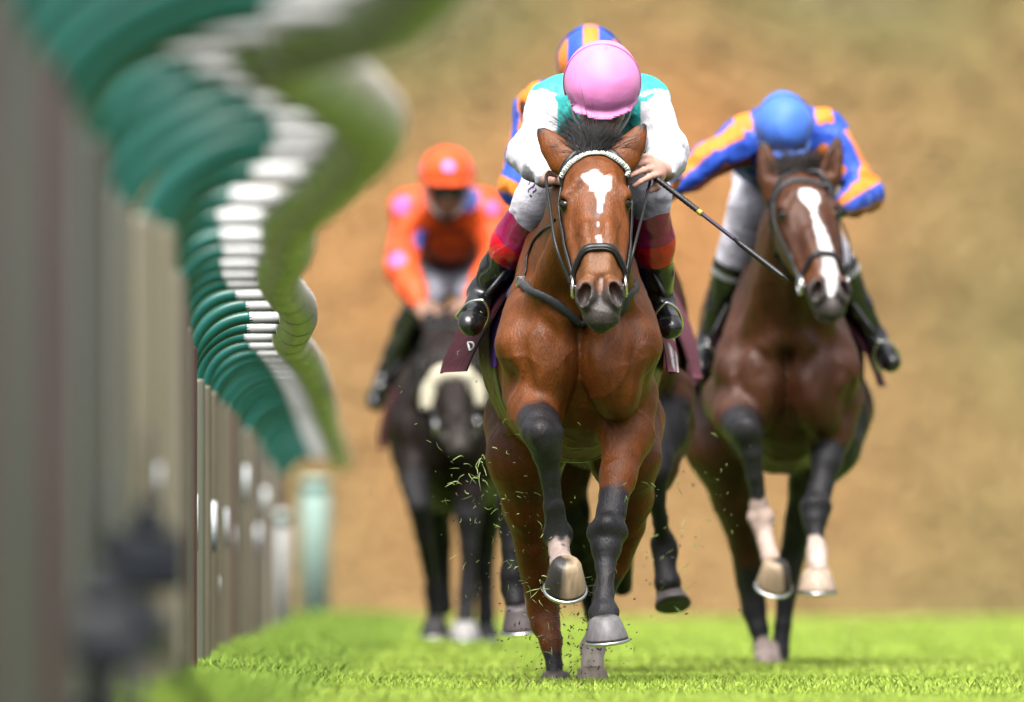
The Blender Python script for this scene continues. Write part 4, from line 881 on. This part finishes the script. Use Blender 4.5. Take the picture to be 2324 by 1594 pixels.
# ------------------------------------------------------------------ the second horse (blaze) and its rider
bl = (.80, .77, .76)
second = horse(dict(D=57, label='dark bay horse with a broad white blaze, ridden by the blue cap on the right', cx=(1787, 1770), voxel=.007,
    coat=(.075, .024, .008), bridge=(.13, .042, .012), poll=(1822, 388, -.25), nose=(1892, 672, -.60), yaw=.30, roll=.06, under=(.9, .8, .8),
    ears=[((1752, 418, -.2), (1730, 322, -.18), .042), ((1878, 408, -.2), (1905, 306, -.18), .040)],
    fl=[(1660, 905, .20, .10), (1672, 945, .0, .076), (1688, 970, -.14, .054), (1696, 990, -.18, .05), (1704, 1030, -.18, .036), (1712, 1085, -.17, .027), (1722, 1145, -.15, .026), (1727, 1172, -.14, .035),
        (1731, 1195, -.14, .033), (1740, 1235, -.17, .028), (1750, 1268, -.2, .035)],
    fl_bumps=[(1694, 975, -.2, .042), (1714, 1176, -.13, .022), (1740, 1176, -.13, .022)],
    fr=[(1898, 905, .2, .098), (1888, 980, .12, .074), (1876, 1050, .05, .047), (1862, 1110, -.0, .042), (1851, 1150, -.04, .05), (1849, 1180, -.06, .043), (1849, 1205, -.08, .030), (1852, 1228, -.1, .027), (1854, 1250, -.12, .036), (1855, 1268, -.14, .034), (1856, 1292, -.18, .036)],
    fr_bumps=[(1834, 1156, -.04, .026), (1866, 1156, -.04, .026)],
    hl=[(1640, 930, 1.15, .17), (1640, 1010, 1.0, .13), (1668, 1130, 1.08, .078), (1690, 1230, 1.16, .056), (1702, 1320, 1.22, .05), (1712, 1385, 1.22, .042), (1724, 1430, 1.2, .032), (1733, 1470, 1.18, .028), (1738, 1500, 1.15, .034), (1740, 1525, 1.13, .034)],
    hr=[(1880, 930, 1.15, .16), (1872, 1010, 1.0, .12), (1836, 1100, 1.08, .07), (1815, 1180, 1.16, .052), (1798, 1260, 1.22, .046), (1786, 1340, 1.22, .036), (1776, 1420, 1.2, .030), (1770, 1480, 1.18, .034), (1768, 1525, 1.15, .034)],
    black_from=dict(fl=2, fr=2, hl=4, hr=1), socks=[('fl', 6, 10, (.62, .46, .38)), ('fr', 8, 10, (.66, .5, .42)), ('hl', 7, 9, (.6, .46, .4))],
    hooves=[((1756, 1328, -.24), (.12, -.55, .8), (.25, -.8, -.5), .062, .038, .085, HORN, (.9, .1, .3)), ((1854, 1342, -.26), (0, -.05, 1), (0, -1, 0), .066, .042, .07, (.50, .38, .28)),
            ((1742, 1548, 1.1), (0, -.1, 1), (0, -1, 0), .058, .04, .06, (.3, .22, .17)), ((1768, 1548, 1.12), (0, -.1, 1), (0, -1, 0), .058, .04, .06, (.04, .03, .03))],
    marks=[(lambda E, C2: E((.125, .0, 0), (.042, .040, .06)), bl, .004, .004), (lambda E, C2: C2((.15, .004, 0), (.19, .006, 0), .022, .008), bl, .004, .003), (lambda E, C2: C2((.215, .004, 0), (.40, .012, 0), .011, .030), bl, .004, .003),
           (lambda E, C2: C2((.40, .012, -.005), (.535, .008, -.03), .034, .036), bl, .005, .003), (lambda E, C2: E((.6, -.02, -.12), (.04, .03, .04)), (.5, .4, .36), .006)]))
M['hair2'] = mat('brown_black_hair', (.035, .028, .026), .6, .3, noise=.4, nscale=90)
mane(second, 500, crest=80, length=(.05, .10), col=M['hair2']); tail(second)
br2 = bridle(second, False, noseb=.42)
b, _ = strap([second['H'](t, x, n) for t, x, n in ((.10, -.115, -.09), (.06, -.105, -.03), (.035, -.07, .02), (.025, 0, .03), (.035, .07, .02), (.06, .105, -.03), (.10, .115, -.09))], second['bvh'], .02, b=MB()); b.build('browband', M['strap'], br2)
girth(second, mat('pink_elastic', (.40, .22, .36), .5), M['strap'])
def silk_bo(base, sl):                                          # blue and orange silks; sl = stripes per arm
    def fn(V, c):
        C, m = stripes(V, c['J'], (BLU, ORG), sl[0], sl[1]); x = (V - c['chest']) @ c['lat']; a_ = (V - c['chest']) @ c['ax']
        body = ~m
        if base == 'hem': C[body] = BLU; C[body & (a_ < -.30)] = ORG; C[body & (np.abs(x) > .11) & (np.abs(x) < .17) & ((V - c['chest']) @ c['belly'] < -.02) & (a_ > -.25)] = ORG
        else: C[body] = np.where((np.sin(x * 42 + .6) > 0)[body][:, None], BLU, ORG)
        return C
    return fn
jk2 = jockey(dict(D=57, label='jockey in blue and orange silks with a plain blue cap, one arm stretched out', voxel=.0065, s=1.0,
    j=dict(head=(1780, 302, .0), pel=(1775, 372, .86), shL=(1698, 318, .18), shR=(1866, 302, .18), elL=(1612, 360, .08), elR=(1970, 438, .12), wrL=(1527, 430, .06), wrR=(1905, 475, -.14),
           hipL=(1735, 410, .82), hipR=(1840, 405, .82), knL=(1703, 470, .40), knR=(1838, 478, .40), anL=(1612, 775, .62), anR=(1982, 772, .62), toL=(1592, 835, .46), toR=(2022, 822, .44)),
    face=(.06, -.80, -.6), up=(0, -.6, .8), capr=(.128, .099, .105), sleeve=(.072, .058, .052, .036), fold=1.2, skin=(.05, .045, .045),
    hands=dict(L=((1503, 452, .05), (0, 0, 1), (-.3, -.6, .6), 1.1), R=((1880, 470, -.2), (0, 0, 1), (.6, -.3, .6), 1.0)),
    silk=silk_bo('hem', (3, .35)), cap=cap_plain((.075, .21, .78)), seam=(.03, .10, .5), breech=(.88, .85, .93), knee=.50, boot0=.46, tops=[(.46, .50, (.6, .6, .6))]))
sad2 = saddle(second, jk2, (.050, .006, .016), (.02, .02, .02), flare=(.06, .08))
rein(second, -1, W(1880, 480, 56.8), br2, [W(1800, 560, 56.6)]); rein(second, 1, W(1898, 482, 56.8), br2, [W(1930, 600, 56.6), W(1925, 540, 56.7)])
# ------------------------------------------------------------------ the third horse, almost hidden behind the leader
third = horse(dict(D=54.5, label='dark bay horse mostly hidden behind the leading bay horse', cx=(1365, 1370), voxel=.009,
    coat=(.055, .018, .006), poll=(1266, 312, -.25), nose=(1285, 600, -.55), ears=[((1232, 330, -.2), (1180, 222, -.15), .032), ((1305, 330, -.2), (1335, 240, -.15), .036)],
    fl=[(1240, 930, .2, .098), (1205, 1020, .12, .07), (1180, 1090, .02, .048), (1160, 1140, -.02, .05), (1158, 1180, -.03, .036), (1162, 1250, -.05, .03), (1165, 1310, -.06, .04), (1166, 1335, -.06, .04), (1172, 1372, -.1, .034)],
    fr=[(1505, 900, .2, .105), (1500, 980, .08, .082), (1488, 1045, -.04, .052), (1484, 1075, -.08, .048), (1488, 1130, -.06, .033), (1498, 1190, .0, .024), (1505, 1232, .06, .040), (1510, 1252, .06, .040), (1510, 1290, .04, .032), (1516, 1325, .02, .042)],
    hl=[(1250, 960, 1.15, .16), (1260, 1060, 1.0, .12), (1290, 1160, 1.1, .065), (1310, 1240, 1.25, .05), (1330, 1300, 1.4, .04), (1340, 1360, 1.5, .03), (1350, 1400, 1.5, .036)],
    hr=[(1470, 960, 1.15, .16), (1450, 1060, 1.0, .12), (1420, 1160, 1.1, .062), (1412, 1240, 1.25, .045), (1410, 1290, 1.4, .036), (1412, 1330, 1.5, .034)],
    leg_col=(.010, .009, .010), black_from=dict(fl=1, fr=1, hl=2, hr=2), hooves=[((1180, 1428, -.14), (-.1, -.2, 1), (0, -1, -.1), .058, .042, .07, (.09, .07, .07)), ((1527, 1375, -.0), (-.15, .5, .85), (.3, -.9, .5), .060, .045, .06, (.05, .042, .04), None, False)]))
jk3 = jockey(dict(D=54.5, label='jockey in blue and orange striped cap and silks behind the pink-capped jockey', voxel=.0065, s=1.0,
    j=dict(head=(1340, 160, .0), pel=(1345, 290, .86), shL=(1228, 248, .18), shR=(1452, 240, .18), elL=(1180, 420, .10), elR=(1495, 400, .1), wrL=(1240, 450, -.1), wrR=(1440, 450, -.1),
           hipL=(1290, 350, .82), hipR=(1400, 345, .82), knL=(1250, 470, .40), knR=(1440, 470, .40), anL=(1200, 690, .62), anR=(1500, 690, .62), toL=(1190, 750, .46), toR=(1510, 750, .44)),
    face=(0, -.86, -.5), up=(0, -.5, .86), capr=(.13, .108, .118), fold=1.2,
    hands=dict(L=((1262, 440, -.18), (0, 0, 1), (-.3, -.6, .6), 1.1), R=((1420, 440, -.18), (0, 0, 1), (.3, -.6, .6), 1.0)), silk=silk_bo('bands', (4, .0)),
    cap=lambda V, c: np.where((np.cos(((V - c['c']) @ c['hl']) / .050 * math.pi + 0) > 0)[:, None], ORG, BLU), seam=(.03, .09, .5), breech=(.8, .8, .82)))
sad3 = saddle(third, jk3, (.20, .06, .09), (.02, .02, .02), flare=(.02, .05), pad=False)
# ------------------------------------------------------------------ the last horse, far out of focus
last = horse(dict(D=67, label='nearly black horse with a white sheepskin noseband, out of focus on the left', cx=(1030, 1040), voxel=.01, dz=-.12,
    coat=(.016, .010, .008), poll=(1012, 742, -.35), nose=(1042, 985, -.75), under=(1, .9, .8), ears=[((985, 758, -.3), (968, 705, -.25), .036), ((1042, 755, -.3), (1056, 700, -.25), .036)],
    fl=[(940, 960, .2, .10), (938, 1040, .05, .075), (944, 1110, -.12, .05), (952, 1150, -.18, .048), (962, 1220, -.1, .034), (974, 1300, .05, .028), (980, 1340, .1, .034), (985, 1385, .12, .03), (988, 1415, .12, .034)],
    fr=[(1085, 970, .2, .10), (1075, 1050, .1, .075), (1065, 1130, .0, .052), (1062, 1180, -.03, .05), (1062, 1240, -.04, .036), (1060, 1310, -.05, .032), (1058, 1345, -.06, .038), (1056, 1395, -.08, .034), (1054, 1420, -.1, .036)],
    hl=[(970, 1000, 1.15, .15), (975, 1080, 1.0, .12), (985, 1160, 1.1, .07), (1000, 1230, 1.25, .05), (1005, 1300, 1.3, .036), (1008, 1380, 1.3, .034)],
    hr=[(1110, 1000, 1.15, .15), (1110, 1080, 1.0, .12), (1106, 1160, 1.1, .07), (1100, 1240, 1.25, .05), (1100, 1320, 1.3, .04), (1102, 1400, 1.3, .038), (1102, 1430, 1.3, .038)],
    black_from=dict(fl=2, fr=3, hl=2, hr=2), leg_col=(.03, .028, .03), socks=[],
    hooves=[((988, 1438, -.05), (0, -.2, 1), (0, -1, 0), .06, .042, .06, (.04, .035, .035)), ((1054, 1446, -.12), (0, -.1, 1), (0, -1, 0), .062, .042, .06, (.45, .42, .4)), ((1102, 1445, 1.25), (0, -.1, 1), (0, -1, 0), .06, .042, .05, (.04, .035, .035))]))
mane(last, 160, crest=120, length=(.05, .09)); br4 = bridle(last, False, noseb=.27, sheep=True)
RED = (.93, .10, .012)
def silk_red(V, c):
    C = np.tile(RED, (len(V), 1)); r = np.random.default_rng(4); J = c['J']
    spots = [J['shL'] + (-.03, -.06, .02), J['shR'] + (.03, -.07, .0), J['elL'] + (-.02, -.06, .04), J['elR'] + (.03, -.06, .06), c['chest'] + (.0, -.12, -.26), c['chest'] + (.07, -.07, .05), c['chest'] + (-.09, -.10, -.12)]
    for i, p in enumerate(spots): C[np.linalg.norm(V - p, axis=1) < (.040, .034, .036, .034, .08, .065, .045)[i]] = (.10, .14, .55) if i > 3 else (.48, .16, .50)
    return C
jk4 = jockey(dict(D=67, label='jockey in orange silks and cap with goggles, out of focus on the left', voxel=.008, s=1.0,
    j=dict(head=(1014, 418, .0), pel=(1025, 590, .62), shL=(930, 478, .16), shR=(1098, 475, .16), elL=(912, 610, .08), elR=(1128, 585, .08), wrL=(950, 690, -.1), wrR=(1075, 680, -.1),
           hipL=(985, 610, .58), hipR=(1065, 610, .58), knL=(968, 668, .25), knR=(1078, 668, .25), anL=(878, 850, .5), anR=(1150, 850, .5), toL=(850, 915, .36), toR=(1180, 900, .36)),
    face=(.02, -.97, -.2), up=(0, -.2, .97), rim=.014, gog=-.016, skin=(.34, .19, .13), lens=mat('dark_lens', (.006, .006, .007), .35), capr=(.128, .112, .118), fold=1.0, hands=dict(L=((965, 705, -.16), (0, 0, 1), (-.3, -.6, .6), 1.1), R=((1060, 700, -.16), (0, 0, 1), (.3, -.6, .6), 1.0)), silk=silk_red,
    cap=lambda V, c: np.where((np.min([np.linalg.norm(V - (c['c'] + c['hf'] * .10 + c['hu'] * .055 + c['hl'] * q), axis=1) for q in (.005,)] + [np.linalg.norm(V - (c['c'] + c['hl'] * s_ * .1 + c['hu'] * .03), axis=1) for s_ in (-1, 1)], 0) < .026)[:, None], (.55, .25, .75), RED), seam=(.8, .1, .02), breech=(.86, .82, .94), knee=.15, boot0=.12))
sad4 = saddle(last, jk4, (.07, .01, .02), (.02, .02, .02), flare=(.05, .05), z0=.95, z1=1.2)
rein(last, -1, W(968, 710, 66.85), br4, [W(990, 820, 66.5)]); rein(last, 1, W(1062, 705, 66.85), br4, [W(1066, 820, 66.5)])
# ------------------------------------------------------------------ turf kicked up by the hooves
def debris():
    r = np.random.default_rng(21); m = MB()
    spots = [(1085, 1080, 60, 50, 26), (1180, 1180, 90, 150, 50), (1120, 1250, 70, 110, 40), (1290, 1460, 60, 60, 230), (1180, 1330, 70, 90, 60), (1400, 1300, 120, 120, 36), (1560, 1200, 60, 90, 34), (1255, 1335, 18, 12, 18), (1650, 1110, 30, 60, 10), (1000, 950, 90, 160, 16), (1500, 1310, 40, 60, 16), (1330, 1150, 130, 110, 26)]
    for cx, cy, sx, sy, n in spots:
        for _ in range(n):
            d = 50 + r.normal() * .5 + (.3 if cx < 1500 else 3); p = W(cx + r.normal() * sx, cy + r.normal() * sy, d)
            if p[2] < .03: continue
            t = nrm(r.normal(size=3)); n_ = nrm(np.cross(t, r.normal(size=3))); ln = .010 + .03 * r.random() ** 2; c = np.array((.24, .34, .09)) * r.uniform(.5, 1.4) if r.random() < (.25 if cy in (1460, 1330) else .6) else np.array((.05, .035, .02))
            if c[0] < .06: ln *= .36
            P = [p - t * ln / 2, p + n_ * ln * r.normal() * .18, p + t * ln / 2]; m.tube(spline(P, 5), np.array([.0005, .0010, .0011, .0009, .0003]) * (2.2 if c[0] < .06 else 1), 4, c=c, cap=False)
    for cx, cy, d, n in ((1050, 1078, 50.2, 9), (1104, 1062, 50.2, 10), (1232, 1338, 49.78, 10)):     # tufts flying
        q = W(cx, cy, d)
        for _ in range(n):
            t = nrm(r.normal(size=3) * (1, 1, .8)); ln = r.uniform(.02, .055); s0 = q + r.normal(size=3) * .026; m.tube(spline([s0, s0 + t * ln * .5 + r.normal(size=3) * .006, s0 + t * ln + (0, 0, -.008)], 6), np.array([.0011, .0015, .0015, .0012, .0008, .0003]), 4, c=np.array((.32, .42, .14)) * r.uniform(.6, 1.4), cap=False)
    tag(m.build('flying_turf', mat('torn_grass', attr=True, rough=.6), colored=True), 'blades of torn grass and specks of soil thrown up by the hooves', 'turf', kind='stuff')
debris()
